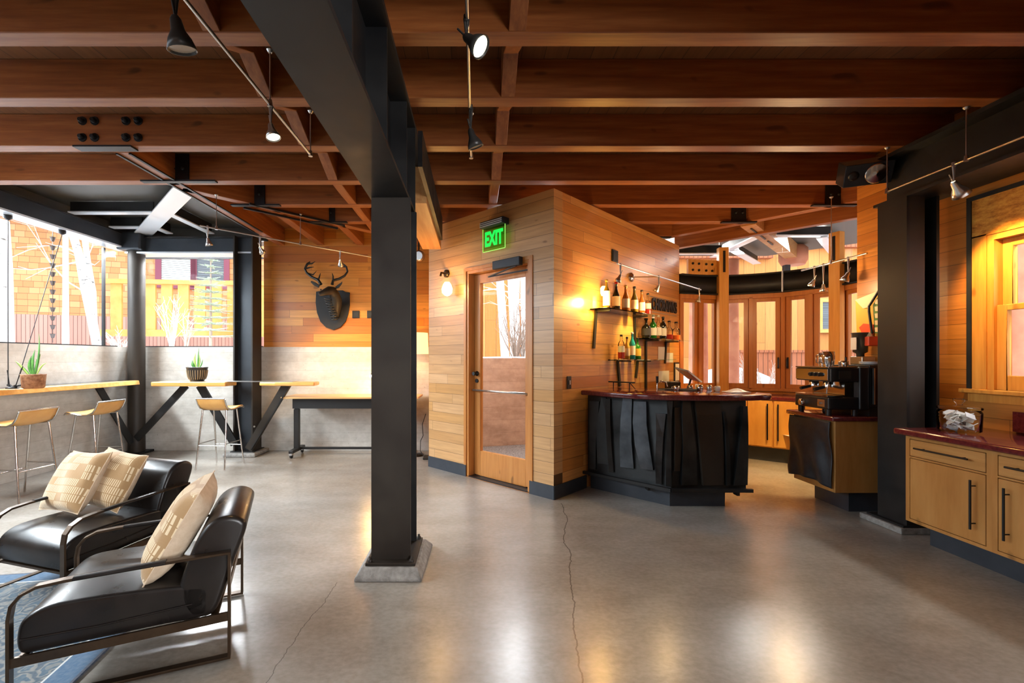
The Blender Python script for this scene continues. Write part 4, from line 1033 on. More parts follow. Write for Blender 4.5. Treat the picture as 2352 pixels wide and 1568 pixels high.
# ---------------------------------------------------------------- bar stools
def stool(lab):
    """local: +y is the side turned to the table, low back lip at -y"""
    t = thing('bar_stool', lab, 'bar stool', (0, 0, 0), 'tan leather bar stools with chrome legs')
    prof = [(.20, .700), (.17, .722), (.10, .712), (.02, .697), (-.06, .697), (-.12, .722), (-.155, .765), (-.185, .83)]
    def sheet(u, v):
        i = v * (len(prof) - 1); k = min(int(i), len(prof) - 2); f = i - k
        y = prof[k][0] * (1 - f) + prof[k + 1][0] * f; z = prof[k][1] * (1 - f) + prof[k + 1][1] * f
        a = 2 * u - 1
        return Vector((a * .17, y, z - .012 * (1 - a * a) * (v < .7)))
    m = MB(); m.grid(sheet, 8, 21); m.build('seat', M['tan'], t, solid=.010)
    for s in (-1, 1):
        m = MB(); m.tube([(s * .172, y, z - .008) for y, z in prof], .007, 6); m.build('side_rim', M['chrome'], t)
    m = MB(); m.tube([(-.172, -.187, .83), (.172, -.187, .83)], .008, 8); m.build('back_rim', M['chrome'], t)
    legs = []
    for sx_, sy in ((-1, -1), (1, -1), (1, 1), (-1, 1)):
        a = Vector((sx_ * .145, sy * .10 - .01, .69)); b = Vector((sx_ * .175, sy * .19, .004)); legs.append((a, b))
        m = MB(); m.tube([a, b], [.010, .008], 8); m.build('leg', M['chrome'], t)
    def on(k, z): a, b = legs[k]; f = (z - a.z) / (b.z - a.z); return a.lerp(b, f)
    m = MB(); m.tube([on(0, .28), on(1, .28)], .007, 6); m.build('foot_rest', M['chrome'], t)
    for k, l, z in ((1, 2, .30), (2, 3, .24), (3, 0, .30)):
        m = MB(); m.tube([on(k, z), on(l, z)], .006, 6); m.build('stretcher', M['chrome'], t)
    m = MB(); m.tube([(-.145, -.10, .69), (-.10, 0, .682), (-.145, .09, .69)], .006, 6); m.tube([(.145, -.10, .69), (.10, 0, .682), (.145, .09, .69)], .006, 6); m.build('under_brace', M['chrome'], t)
    return t
s1 = stool('tan stool at the short bar table between the two steel columns')
place(s1, (-3.04, 5.365, 0), R(-4))
s2 = copy_tree(s1); place(s2, (-4.16, 4.93, 0), R(86), 'tan stool at the long window table, nearer the round column')
s3 = copy_tree(s1); place(s3, (-4.20, 4.16, 0), R(84), 'tan stool at the long window table, cut by the picture edge')

# ---------------------------------------------------------------- tables
M['slate_top'] = mottled('dark table top', (.05, .055, .06), (.09, .095, .10), 5, .16)
t = thing('window_bar_table', 'long live edge bar table along the corner window', 'bar table', (-4.65, 4, 0))
def live_edge(m, pts_a, pts_b, z0, z1):
    """slab between two plan edges"""
    n = len(pts_a); top = [Vector((*p, z1)) for p in pts_a] + [Vector((*p, z1)) for p in pts_b[::-1]]
    bot = [Vector((p[0] + (.012 if i < n else 0), p[1], z0)) for i, p in enumerate(list(pts_a) + list(pts_b[::-1]))]
    N2 = 2 * n; m.add(bot + top, [tuple(range(N2))[::-1], tuple(range(N2, 2 * N2))] + [(i, (i + 1) % N2, N2 + (i + 1) % N2, N2 + i) for i in range(N2)]); return m
rnd = random.Random(11)
ea = [(-4.475 + .012 * math.sin(y * 5.1) + rnd.uniform(-.006, .006), y) for y in [1.6 + .22 * k for k in range(21)]]
eb = [(-4.60, y) for _, y in ea]
m = live_edge(MB(), ea, eb, .945, 1.0); o = m.build('live_edge', M['slab'], t, bevel=.006)
m = MB(); m.box(-4.855, -4.60, 1.6, 6.0, .955, .999); m.build('inner_board', M['slate_top'], t, bevel=.003, seg=1)
m = MB(); m.bar((-4.72, 5.62, .95), (-4.60, 6.02, .16), .09, .02, (1, 0, 0)); m.build('brace', M['steel'], t)
m = MB(); m.bar((-4.72, 2.4, .95), (-4.80, 2.4, .1), .09, .03, (0, 1, 0)); m.build('brace', M['steel'], t)
t = thing('short_bar_table', 'short live edge bar table on steel struts by the back window', 'bar table', (-3.1, 5.75, 0))
m = MB(); m.prism([(-4.06, 5.62), (-3.6, 5.60), (-3.12, 5.61), (-3.10, 5.85), (-4.04, 5.86)], .945, 1.0); m.build('slab', M['slab'], t, bevel=.01)
m = MB(); m.prism([(-2.72, 5.66), (-2.5, 5.61), (-2.0, 5.60), (-2.02, 5.84), (-2.70, 5.86)], .95, .998); m.build('slab', M['slab'], t, bevel=.014)
m = MB(); m.box(-3.58, -2.3, 5.66, 5.84, .999, 1.005); m.build('joining_plate', M['nickel'], t)
for a, b, w, mt in (((-3.72, 5.78, .945), (-4.52, 6.0, .22), .085, 'steel'), ((-3.55, 5.80, .945), (-3.17, 5.93, .16), .10, 'steel'), ((-2.42, 5.76, .95), (-2.97, 5.90, .10), .10, 'steel_b')):
    m = MB(); m.bar(a, b, w, .03, (0, 1, 0)); m.build('strut', M[mt], t)
    a = Vector(a); b = Vector(b)
m = MB(); a = Vector((-2.36, 5.745, .95)); b = Vector((-2.93, 5.885, .10)); m.bar(a, b, .016, .05, (0, 1, 0)); m.build('strut_flange', M['steel'], t)
for z in (.12, .40):
    m = MB(); m.lathe([(.012, 0), (.012, .012)], (-2.965 + (z - .12) * .25, 5.90, z), 6, (0, -1, 0)); m.build('bolt', M['nickel'], t)
# desk
t = thing('standing_desk', 'adjustable desk with wooden top and black legs on casters', 'desk', (-1.7, 6.0, 0))
m = MB(); m.box(-2.49, -.72, 5.76, 6.24, .775, .80); m.build('desk_top', M['desk'], t, bevel=.003, seg=1)
m = MB(); m.box(-2.38, -.9, 5.86, 5.90, .64, .772); m.build('apron', M['black'], t)
for x in (-2.37, -.98):
    m = MB(); m.box(x - .032, x + .032, 5.95, 6.02, .08, .62); m.box(x - .026, x + .026, 5.957, 6.013, .62, .775); m.build('leg', M['black'], t, bevel=.004)
    m = MB(); m.prism([(x - .03, 5.78), (x + .03, 5.78), (x + .035, 5.98), (x + .03, 6.2), (x - .03, 6.2), (x - .035, 5.98)], .065, .105); m.build('foot', M['black'], t, bevel=.006)
    for y in (5.80, 6.17):
        m = MB(); m.lathe([(.008, -.012), (.03, -.012), (.032, 0), (.03, .012), (.008, .012)], (x, y, .033), 14, (1, 0, 0)); c = m.build('caster', M['black'], t)
        m = MB(); m.box(x - .02, x + .02, y - .03, y + .02, .045, .068); m.build('fork', M['chrome'], c)
m = MB(); m.box(-2.35, -1.0, 6.02, 6.05, .075, .105); m.build('cross_bar', M['black'], t)
# lamps near the desk
lp = Vector((-.80, 6.04, .80))
t = thing('desk_lamp', 'small task lamp with a bare bright bulb at the desk end', 'lamp', (-1.38, 6.05, .80))
q = at(851, 863, 6.05)
m = MB(); m.lathe([(.05, 0), (.05, .012), (.01, .02)], (q.x + .10, 6.05, .80), 16); m.build('base', M['iron'], t)
m = MB(); m.tube([(q.x + .10, 6.05, .82), (q.x + .11, 6.05, 1.02), (q.x + .06, 6.05, q.z + .05), (q.x, 6.05, q.z + .02)], .007, 6); m.build('arm', M['iron'], t)
m = MB(); m.ball(q, .018); m.build('bulb', emit('bare bulb', (1, .75, .35), 60), t)
light('desk_glow', 'POINT', (q.x + .02, 6.0, q.z - .04), 16, (1.0, .55, .18), shadow_soft_size=.03)
t = thing('floor_lamp', 'floor lamp with a glowing cream drum shade behind the centre column', 'floor lamp', (-.80, 6.0, 0))
m = MB(); m.lathe([(.12, 0), (.12, .012), (.012, .02)], (-.80, 6.0, 0), 24); m.build('base', M['iron'], t)
m = MB(); m.tube([(-.80, 6.0, .02), (-.80, 6.0, 1.40)], .010, 8); m.build('pole', M['iron'], t)
m = MB(); m.lathe([(.185, 1.355), (.175, 1.635), (.172, 1.635), (.182, 1.357)], (-.80, 6.0, 0), 32, cap=False); m.build('lamp_shade', M['shade'], t)
m = MB(); m.ball((-.80, 6.0, 1.48), .03); m.build('bulb', M['lamp_on'], t)
light('floor_lamp_glow', 'POINT', (-.80, 6.0, 1.5), 22, (1.0, .58, .20), shadow_soft_size=.04)
m = MB(); m.tube([at(978, 950, 6.22), at(970, 975, 6.22), at(972, 1000, 6.24), at(966, 1012, 6.24), Vector((-.75, 6.2, .02)), Vector((-.66, 5.85, .012))], .005, 6)
tag(m.build('floor_cable', M['black']), 'thin black power cord hanging at the end of the concrete wall', 'cord')
m = MB(); m.box(-.66, -.575, 5.72, 5.90, .001, .03); tag(m.build('power_strip', M['steel_b'], None, bevel=.006), 'small dark plug block on the floor by the cedar return', 'plug block')

# ---------------------------------------------------------------- plants
def leaf(m, base, tip, w, bend, n=8):
    base = Vector(base); tip = Vector(tip); d = tip - base; side = d.cross(Vector((.3, 1, 0))).normalized()
    vs = []
    for i in range(n + 1):
        s = i / n; p = base + d * s + Vector(bend) * math.sin(s * math.pi)
        ww = w * (.55 + .6 * math.sin(min(1, s * 1.25) * math.pi * .75)) * (1 - s ** 3)
        vs += [p - side * ww, p + Vector((0, -.25 * ww, 0)), p + side * ww]
    m.add(vs, [(i * 3 + k, i * 3 + k + 1, i * 3 + 4 + k, i * 3 + 3 + k) for i in range(n) for k in (0, 1)], True)
t = thing('potted_plant', 'snake plant in a bark textured pot on the long window table', 'potted plant', at(77, 884, 4.42))
p = at(77, 884, 4.42); p.z = 1.001; t.location = p; OFF[t] = p.copy()
m = MB(); m.lathe([(.07, 0), (.085, .01), (.094, .13), (.098, .14), (.09, .142), (.085, .125), (.002, .12)], p, 24, cap=False); m.build('pot', M['terra'], t)
m = MB(); m.lathe([(.002, .125), (.086, .124)], p, 16, cap=False); m.build('soil', M['soil'], t)
b = p + Vector((0, 0, .12))
for dx, dz, w, bd, mt in ((-.19, .15, .014, (-.02, 0, .03), 'leaf_y'), (-.13, .10, .014, (-.02, 0, .02), 'leaf'), (-.03, .20, .022, (-.03, 0, 0), 'leaf'), (.005, .26, .026, (-.02, 0, 0), 'leaf'), (.045, .42, .013, (.02, 0, 0), 'leaf'), (.06, .22, .012, (0, 0, 0), 'leaf_y'), (.12, .13, .010, (0, 0, .03), 'leaf_y'), (.02, .17, .02, (.01, 0, 0), 'leaf')):
    m = MB(); leaf(m, b + Vector((dx * .2, 0, 0)), b + Vector((dx, .01, dz)), w, bd); m.build('leaf', M[mt], t, solid=.003)
p = at(453, 873, 5.74); p.z = 1.001
t = thing('potted_plant', 'small snake plant in a dark ribbed bowl on the short bar table', 'potted plant', p)
m = MB(); m.lathe([(.075, 0), (.08, .012), (.105, .06), (.118, .16), (.122, .175), (.128, .18), (.12, .185), (.11, .165), (.002, .16)], p, 32, cap=False); m.build('bowl', M['glaze'], t)
m = MB()
for k in range(26):
    a = 2 * math.pi * k / 26; c, s = math.cos(a), math.sin(a)
    m.tube([p + Vector((c * .093, s * .093, .03)), p + Vector((c * .108, s * .108, .07)), p + Vector((c * .119, s * .119, .145))], .0045, 5)
m.build('ribs', M['glaze_l'], t)
m = MB(); m.lathe([(.002, .165), (.11, .164)], p, 16, cap=False); m.build('soil', M['soil'], t)
b = p + Vector((0, 0, .16))
for dx, dz, w, bd, mt in ((-.06, .11, .02, (-.02, 0, 0), 'leaf'), (-.02, .20, .018, (-.02, 0, 0), 'leaf_y'), (.02, .27, .010, (0, 0, 0), 'leaf'), (.03, .18, .014, (.01, 0, 0), 'leaf_y'), (.07, .12, .009, (.01, 0, 0), 'leaf')):
    m = MB(); leaf(m, b + Vector((dx * .3, 0, 0)), b + Vector((dx, 0, dz)), w, bd); m.build('leaf', M[mt], t, solid=.003)
# cable hangers from the window beam
def puck(p, lab, q, q2):
    t = thing('cable_stay', lab, 'cable', p, 'thin cables between the window beam and the table')
    m = MB(); m.lathe([(.035, 0), (.035, -.03), (.012, -.05)], p, 14); m.build('anchor', M['iron'], t)
    m = MB(); m.tube([p + Vector((0, 0, -.04)), q], .004, 6); m.build('cable', M['iron'], t)
pb = at(16, 882, 4.35); pb.z = 1.03
p1 = at(18, 487, 4.63); p1.z = 2.774; p2 = at(143, 531, 5.18); p2.z = 2.774
puck(p1, 'vertical thin cable from the window beam to the table end', Vector((pb.x - .02, 4.38, 1.03)), None); puck(p2, 'slanting thin cable from the window beam down to the table', Vector((pb.x + .04, 4.40, 1.04)), None)
t = thing('cable_anchor', 'black turnbuckle anchor for the cables on the window table', 'anchor', (pb.x, 4.4, 1.0))
m = MB(); m.lathe([(.05, .001), (.05, .012), (.02, .02)], (pb.x, 4.40, 1.0), 12); m.build('plate', M['iron'], t)
m = MB()
for a in (-.07, -.03, .03, .07): m.tube([(pb.x, 4.40, 1.015), (pb.x + a, 4.40 + abs(a) * .3, 1.035)], .008, 6)
m.build('turnbuckle', M['iron'], t)
for dx, dz in ((-.05, .16), (.06, .2)):
    m = MB(); m.tube([(pb.x + dx * .5, 4.40, 1.02), (pb.x + dx * 1.4, 4.42, 1.02 + dz)], .004, 6); m.build('rod', M['iron'], t)

# ---------------------------------------------------------------- deer head
c = at(764, 690, 6.29)
t = thing('deer_head', 'black deer head sculpture on a shield on the cedar wall', 'wall sculpture', (c.x, 6.28, 1.95))
def bkp(px, py, w=0): p = at(px, py, 6.3 - w); return Vector((p.x, 6.3 - w, p.z))
M['deer'] = mottled('black resin', (.010, .010, .009), (.035, .032, .025), 14, .42, .2)
sh = [(727, 670), (738, 668), (742, 667), (788, 667), (795, 671), (804, 672), (804, 700), (801, 720), (795, 738), (783, 751), (767, 758), (750, 752), (737, 739), (729, 718), (726, 695)]
m = MB(); m.extr([bkp(x, y, .004) for x, y in sh], (0, 0, 0), (0, -.022, 0)); m.build('shield', M['steel'], t, bevel=.003)
m = MB()
path = [(771, 728, .075), (772, 715, .06), (772, 700, .12), (772, 688, .17), (768, 676, .22), (762, 668, .27), (756, 667, .33), (746, 671, .39), (738, 674, .43), (733, 676, .45)]
rad = [.045, .066, .078, .078, .068, .064, .056, .044, .034, .022]
m.tube([bkp(x, y, w) for x, y, w in path], rad, 18); m.build('head_and_neck', M['deer'], t)
m = MB()
for k in range(9):
    f = k / 8; x = 757 + 13 * f; y = 684 + 47 * f; r = .062 - .02 * f
    cc = bkp(x, y, .20 - .14 * f)
    m.tube([cc + Vector((r * math.cos(a), -.035 * math.sin(a) - .02, -.02 * math.sin(a))) for a in [math.pi * q / 8 for q in range(9)]], .009, 6)
m.build('throat_ridges', M['deer'], t)
for sx_, pts in ((-1, [(733, 661), (722, 656), (714, 648), (716, 645), (726, 649), (735, 655)]), (1, [(771, 658), (784, 649), (787, 646), (786, 652), (779, 661), (770, 664)])):
    m = MB(); m.extr([bkp(x, y, .25) for x, y in pts], (0, 0, 0), (0, -.02, 0)); m.build('ear', M['deer'], t, bevel=.006)
def antler(main, tines):
    m = MB(); n = len(main); m.tube([bkp(x, y, .24 - .02 * i) for i, (x, y) in enumerate(main)], [.022 - .0022 * i for i in range(n)], 8)
    for k, pts in tines:
        x0, y0 = main[k]; a = [bkp(x0, y0, .24 - .02 * k)] + [bkp(x, y, .24 - .02 * k - .01 * j) for j, (x, y) in enumerate(pts)]
        m.tube(a, [.014, .010, .003][:len(a)] if len(a) == 3 else [.013, .003], 7)
    m.build('antler', M['deer'], t)
antler([(737, 653), (731, 643), (716, 636), (705, 627), (700, 617), (705, 606), (712, 601)], [(1, [(734, 634), (736, 627)]), (3, [(719, 631), (727, 622)]), (4, [(712, 614), (721, 613)]), (5, [(717, 605), (724, 600)]), (4, [(706, 608), (712, 602)])])
antler([(763, 653), (765, 644), (780, 640), (792, 633), (798, 624), (795, 612), (786, 604)], [(1, [(765, 634), (763, 627)]), (5, [(788, 612), (782, 611)]), (4, [(796, 612), (790, 606)]), (6, [(781, 606), (778, 611)])])
m = MB(); m.ball(bkp(751, 663, .36), .011); m.ball(bkp(737, 665, .36), .011); m.build('eyes', M['black'], t)
for px in (818, 852):
    u = bkp(px, 722); t = thing('wall_outlet', 'small square black outlet on the cedar wall, %s' % ('nearer the deer shield' if px == 818 else 'half hidden by the centre column'), 'outlet', (u.x, 6.29, u.z))
    m = MB(); m.box(u.x - .052, u.x + .052, 6.285, 6.299, u.z - .052, u.z + .052); m.build('plate', M['black'], t, bevel=.004)
    m = MB(); m.box(u.x - .03, u.x + .03, 6.281, 6.286, u.z - .03, u.z + .03); m.build('socket', M['steel_g'], t)
p = at(961, 587, 5.95)
t = thing('ceiling_speaker', 'round grey fixture hanging beside the timber beam end', 'fixture', p)
m = MB(); m.lathe([(.055, 0), (.075, .02), (.075, .05), (.05, .07)], p, 20, (.2, 1, .1)); m.build('housing', M['nickel'], t)
m = MB(); m.tube([p + Vector((0, .05, .03)), p + Vector((0, .05, ZJ - p.z))], .010, 6); m.build('stem', M['iron'], t)

# ---------------------------------------------------------------- door wall fixtures
t = thing('exit_sign', 'green edge-lit EXIT sign over the exit door', 'exit sign', DW.at(1133, 555, .08))
ua, z1 = DW.px(1107, 541, .08); ub, z1b = DW.px(1157, 530, .08); zt_, zb_ = 2.655, 2.40
m = MB(); m.box(ua, ub + .015, .015, .11, zt_ - .02, zt_ + .045, DW); m.build('housing', M['steel_g'], t, bevel=.004)
m = MB()
for k in range(3): m.box(ua, ub, .111, .116, zt_ - .012 + k * .018, zt_ - .004 + k * .018, DW)
m.build('vent_slats', M['pale_daylit'], t)
m = MB(); m.box(ua, ub, .058, .066, zb_, zt_ - .02, DW); m.build('acrylic_panel', glassy('green tinted acrylic', (.70, .95, .55), .1), t)
m = MB(); m.box(ua, ub, .060, .064, zb_ - .004, zb_, DW); m.box(ua - .004, ua, .060, .064, zb_, zt_ - .02, DW); m.box(ub, ub + .004, .060, .064, zb_, zt_ - .02, DW); m.build('glowing_edge', emit('green edge glow', (.35, 1, .15), 1.2), t)
def text_obj(name, s, size, mat, fr, u, w, z, parent, sx=1.0, ext=.003, align='CENTER'):
    cu = bpy.data.curves.new(name, 'FONT'); cu.body = s; cu.size = size; cu.extrude = ext; cu.align_x = align; cu.align_y = 'CENTER'; cu.offset = .004 * size / .1
    tmp = bpy.data.objects.new('tmp', cu); COL.objects.link(tmp)
    dg = bpy.context.evaluated_depsgraph_get(); me = bpy.data.meshes.new_from_object(tmp.evaluated_get(dg)); bpy.data.objects.remove(tmp)
    xa = -fr.e if fr.flip else fr.e
    mt = Matrix((xa, Vector((0, 0, 1)), xa.cross(Vector((0, 0, 1))))).transposed()
    off = OFF.get(parent, Vector())
    P = fr.p(u, w, z)
    for v in me.vertices: v.co = mt @ Vector((v.co.x * sx, v.co.y, v.co.z)) + P - off
    me.materials.append(mat)
    o = bpy.data.objects.new(name, me); COL.objects.link(o); o.parent = parent; OFF[o] = off; return o
for f in (DW, BW, RW, BK, WORLD): f.flip = False
text_obj('exit_lettering', 'EXIT', .20, emit('green letters', (.01, .80, .08), 1.0), DW, (ua + ub) / 2 + .005, .07, (zb_ + zt_ - .02) / 2 - .005, t, sx=.60)
sp = DW.at(1027, 663, .10)
t = thing('wall_sconce', 'glowing amber globe sconce beside the exit door', 'sconce', sp)
uS, zS = DW.px(1024, 640, .02)
m = MB(); m.lathe([(.045, 0), (.045, .02), (.02, .03)], DW.p(uS, 0, zS + .06), 16, DW.n); m.tube([DW.p(uS, .02, zS + .06), DW.p(uS, .09, zS + .06), DW.p(uS, .10, zS + .02)], .012, 8); m.build('bracket', M['bronze'], t)
m = MB(); m.lathe([(.028, .075), (.045, .05), (.062, 0), (.058, -.045), (.03, -.075), (.002, -.085)], sp, 24); m.build('globe', M['globe'], t)
light('sconce_glow', 'POINT', tuple(sp + Vector((-.08, -.08, 0))), 12, (1.0, .55, .16), shadow_soft_size=.05)

# ---------------------------------------------------------------- bar wall: shelves, bottles, sign, small fixtures
def bw(px, py, w=0): return BW.px(px, py, w)
SH = [('upper', 1375, 1497, 1.80), ('middle', 1473, 1566, 1.53), ('lower', 1416, 1535, 1.285)]
shelf_z = []
for nm, xa, xb, z in SH:
    ua, _ = bw(xa, 700, .11); ub, _ = bw(xb, 700, .11)
    t = thing('glass_shelf', 'glass shelf, the %s of three on the bar wall' % nm, 'shelf', BW.p((ua + ub) / 2, 0, z), 'glass shelves on the bar wall')
    m = MB(); m.box(ua, ub, .01, .21, z - .012, z, BW); m.build('glass_board', M['shelf_glass'], t, bevel=.002, seg=1)
    for f, L_, dx in {'upper': ((.10, .40, -.05), (.80, .52, .03)), 'middle': ((.28, .62, .0), (.78, .30, -.04)), 'lower': ((.16, .30, .05), (.52, .22, -.05), )}[nm]:
        u = ua + (ub - ua) * f
        m = MB(); m.bar(BW.p(u, .012, z - .013), BW.p(u + dx, .012, z - L_), .035, .018, BW.n)
        m.bar(BW.p(u, .01, z - .02), BW.p(u, .17, z - .02), .02, .012); m.build('bracket', M['steel_b'], t)
    shelf_z.append(z)
def bottle(kind, p, hgt, r, glass, label_mat, cap_mat, lab, liquid=None, lz=(.16, .48)):
    t = thing('bottle', lab, 'bottle', p, 'bottles on the glass shelves')
    if kind == 'wine': pr = [(.9, 0), (1, .02), (1, .52), (.93, .60), (.55, .72), (.36, .78), (.33, .97), (.38, .975), (.38, 1)]
    elif kind == 'burgundy': pr = [(.9, 0), (1, .02), (1, .42), (.86, .54), (.5, .68), (.34, .78), (.31, .97), (.37, .975), (.37, 1)]
    elif kind == 'squat': pr = [(.92, 0), (1, .03), (1, .50), (.85, .60), (.40, .68), (.30, .73), (.28, .90), (.36, .905), (.36, .99), (.30, 1)]
    else: pr = [(.9, 0), (1, .02), (1, .60), (.80, .70), (.42, .78), (.36, .82), (.34, .93), (.40, .935), (.40, 1)]
    m = MB(); m.lathe([(a * r, b * hgt) for a, b in pr], p, 18); m.build('body', glass, t)
    if label_mat:
        m = MB(); m.lathe([(r * 1.02, lz[0] * hgt), (r * 1.02, lz[1] * hgt)], p, 18, cap=False); m.build('paper_label', label_mat, t)
    m = MB(); m.lathe([(r * .40, hgt * .94), (r * .43, hgt * .945), (r * .43, hgt * 1.01), (r * .3, hgt * 1.02)], p, 12); m.build('cap', cap_mat, t)
    if liquid:
        m = MB(); m.lathe([(r * 1.012, .01), (r * 1.012, lz[0] * hgt * .95)], p, 18, cap=False); m.build('liquid_band', liquid, t)
G = lambda n, c, r=.06: plain(n, c, r)
GL = {'green': G('green bottle glass', (.02, .16, .02)), 'dark': G('dark bottle glass', (.012, .010, .006)), 'amber': G('amber bottle glass', (.38, .13, .02)), 'olive': G('olive bottle glass', (.10, .07, .01)), 'blush': G('blush bottle glass', (.75, .32, .16)),
      'clearg': glassy('clear bottle glass', (.95, .93, .88), .25), 'teal': G('teal bottle glass', (.02, .30, .36)), 'red': G('red liquor', (.40, .03, .02)), 'gold': G('golden liquor', (.62, .36, .06)), 'orange': G('orange liquor', (.80, .16, .03))}
LW = plain('white bottle label', (.85, .82, .72), .6); LC = plain('cream bottle label', (.72, .58, .38), .6); LD = plain('dark bottle label', (.03, .03, .035), .5); LY = plain('yellow bottle label', (.75, .50, .06), .5)
CB = M['black']; CR = plain('red foil', (.45, .02, .015), .3); CG = plain('gold foil', (.55, .36, .10), .3, .5); CWt = plain('white cap', (.8, .8, .78), .4)
BT = [(0, 1393, 643, 'wine', .30, .036, 'olive', LW, CG, 'tall wine bottle with a wide white label at the end of the upper shelf'),
      (0, 1415, 654, 'burgundy', .30, .041, 'dark', LC, CR, 'dark red wine bottle with red foil on the upper shelf'),
      (0, 1437, 660, 'burgundy', .29, .041, 'amber', LW, CG, 'amber burgundy-shaped wine bottle on the upper shelf'),
      (0, 1457, 662, 'burgundy', .30, .041, 'olive', LC, M['glaze'], 'olive green wine bottle on the upper shelf'),
      (0, 1474, 667, 'burgundy', .28, .038, 'amber', LW, M['glaze'], 'brown wine bottle with a low white label on the upper shelf'),
      (0, 1488, 668, 'squat', .26, .036, 'clearg', LW, CB, 'clear bottle with red base on the upper shelf'),
      (1, 1484, 740, 'squat', .24, .052, 'dark', LD, CB, 'black squat bottle on the middle shelf'),
      (1, 1500, 734, 'gin', .27, .042, 'green', LW, CWt, 'bright green bottle with white label on the middle shelf'),
      (1, 1512, 726, 'wine', .30, .037, 'clearg', LW, CWt, 'clear bottle with a tall white top on the middle shelf'),
      (1, 1523, 728, 'gin', .29, .040, 'dark', LW, CB, 'dark bottle with a long cream label on the middle shelf'),
      (1, 1537, 733, 'squat', .25, .045, 'clearg', None, CB, 'clear decanter bottle with red liquor on the middle shelf'),
      (1, 1553, 736, 'squat', .25, .050, 'clearg', None, CB, 'clear decanter bottle with orange liquor on the middle shelf'),
      (2, 1427, 774, 'gin', .27, .035, 'clearg', LW, CB, 'clear bottle with red liquor on the lower shelf'),
      (2, 1440, 776, 'wine', .25, .030, 'gold', LC, CB, 'slim golden bottle on the lower shelf'),
      (2, 1452, 764, 'wine', .31, .034, 'teal', LW, CWt, 'tall teal blue bottle on the lower shelf'),
      (2, 1464, 776, 'squat', .25, .040, 'green', LY, CB, 'green bottle with yellow label on the lower shelf')]
for s, px, py, kd, hg, r, g, lb, cp, txt in BT:
    u, _ = bw(px, 700, .10); p = BW.p(u, .10, shelf_z[s] + .0005)
    liq = {'clear bottle with red base on the upper shelf': GL['red'], 'clear decanter bottle with red liquor on the middle shelf': GL['red'], 'clear decanter bottle with orange liquor on the middle shelf': GL['orange'], 'clear bottle with red liquor on the lower shelf': GL['red']}.get(txt)
    bottle(kd, p, hg * (.97 if s else 1), r, GL[g], lb, cp, txt, liq, (.30, .55) if liq else ((.16, .50) if s != 0 or px > 1400 else (.12, .62)))
# hidden warm light behind the bottles: a lit wall lamp
q = BW.at(1386, 668, .06)
t = thing('wall_sconce', 'amber glowing wall lamp behind the end bottle of the upper shelf', 'sconce', q)
m = MB(); m.lathe([(.04, 0), (.04, .015)], BW.p(*[bw(1386, 668, .0)[0]], 0, q.z), 14, BW.n); m.build('back_plate', M['bronze'], t)
m = MB(); m.lathe([(.02, -.05), (.032, -.02), (.032, .03), (.015, .05)], q, 14); m.build('globe', M['globe'], t)
light('shelf_glow', 'POINT', tuple(BW.p(bw(1384, 668, .12)[0] - .05, .13, q.z - .12)), 22, (1.0, .55, .14), shadow_soft_size=.04)
# cut-out letter sign
ua, z1 = bw(1495, 702, .02); ub, _ = bw(1556, 702, .02)
t = thing('letter_sign', 'dark cut-out metal word sign on the bar wall above the middle shelf', 'sign', BW.p((ua + ub) / 2, .02, 1.93))
zc = 1.3 + (822 - 704) / F * BW.p((ua + ub) / 2, 0, 0).y
o = text_obj('lettering', 'CHIORAWNS', .19, M['steel'], BW, (ua + ub) / 2, .02, zc, t, sx=.42 * (ub - ua) / .52, ext=.006)
m = MB(); m.box(ua, ub, .006, .010, zc + .09, zc + .10, BW); m.box(ua, ub, .006, .010, zc - .10, zc - .09, BW); m.build('rail', M['nickel'], t)
u, z = bw(1411, 588); t = thing('wall_vent', 'square slate grey cover plate high on the bar wall', 'vent cover', BW.p(u, 0, z))
m = MB(); m.box(u - .065, u + .065, .001, .014, z - .065, z + .065, BW); m.build('plate', M['steel_g'], t, bevel=.004); m = MB(); m.box(u - .05, u + .05, .014, .018, z - .05, z + .05, BW); m.build('grille', M['steel'], t)
u, z = bw(1306, 878); t = thing('light_switch', 'black light switch plate near the wall corner by the bar', 'switch', BW.p(u, 0, z))
m = MB(); m.box(u - .035, u + .035, .001, .010, z - .06, z + .06, BW); m.build('plate', M['black'], t, bevel=.003); m = MB(); m.box(u - .01, u + .01, .010, .018, z - .02, z + .02, BW); m.build('toggle', M['nickel'], t)
# items on the back bar
zt = .90
def bwb(px, w): return BW.p(bw(px, 860, w)[0], w, zt)
t = thing('point_of_sale_screen', 'tilted tablet register screen on the back counter', 'register', bwb(1580, .30))
p = bwb(1580, .30)
m = MB(); m.lathe([(.07, 0), (.07, .012), (.02, .02)], p, 14); m.build('base', M['black'], t)
m = MB(); m.bar(p + Vector((0, 0, .01)), p + Vector((.03, -.02, .14)), .03, .02); m.build('stand', M['black'], t)
d = Vector((.75, .25, -.62)).normalized(); sd = Vector((-.3, .9, 0)).normalized()
m = MB(); m.bar(p + Vector((-.10, -.04, .26)), p + Vector((.10, .02, .12)), .26, .018, Vector((.6, 0, .8))); m.build('screen', plain('tablet screen', (.30, .34, .50), .12), t)
t = thing('receipt_printer', 'black receipt printer box below the tablet register', 'printer', bwb(1560, .2))
p = bwb(1545, .14); m = MB(); m.box(p.x - .07, p.x + .07, p.y - .08, p.y + .08, zt, zt + .10); m.build('housing', M['black'], t, bevel=.01)
m = MB(); m.box(p.x - .04, p.x + .04, p.y - .083, p.y - .03, zt + .10, zt + .106); m.build('paper_slot', M['paper'], t)
t = thing('notice_card', 'white notice card hanging on the bar wall by the window', 'card', BW.p(2.5, 0, 1.1))
ua, za = bw(1547, 832); ub, zb = bw(1558, 878)
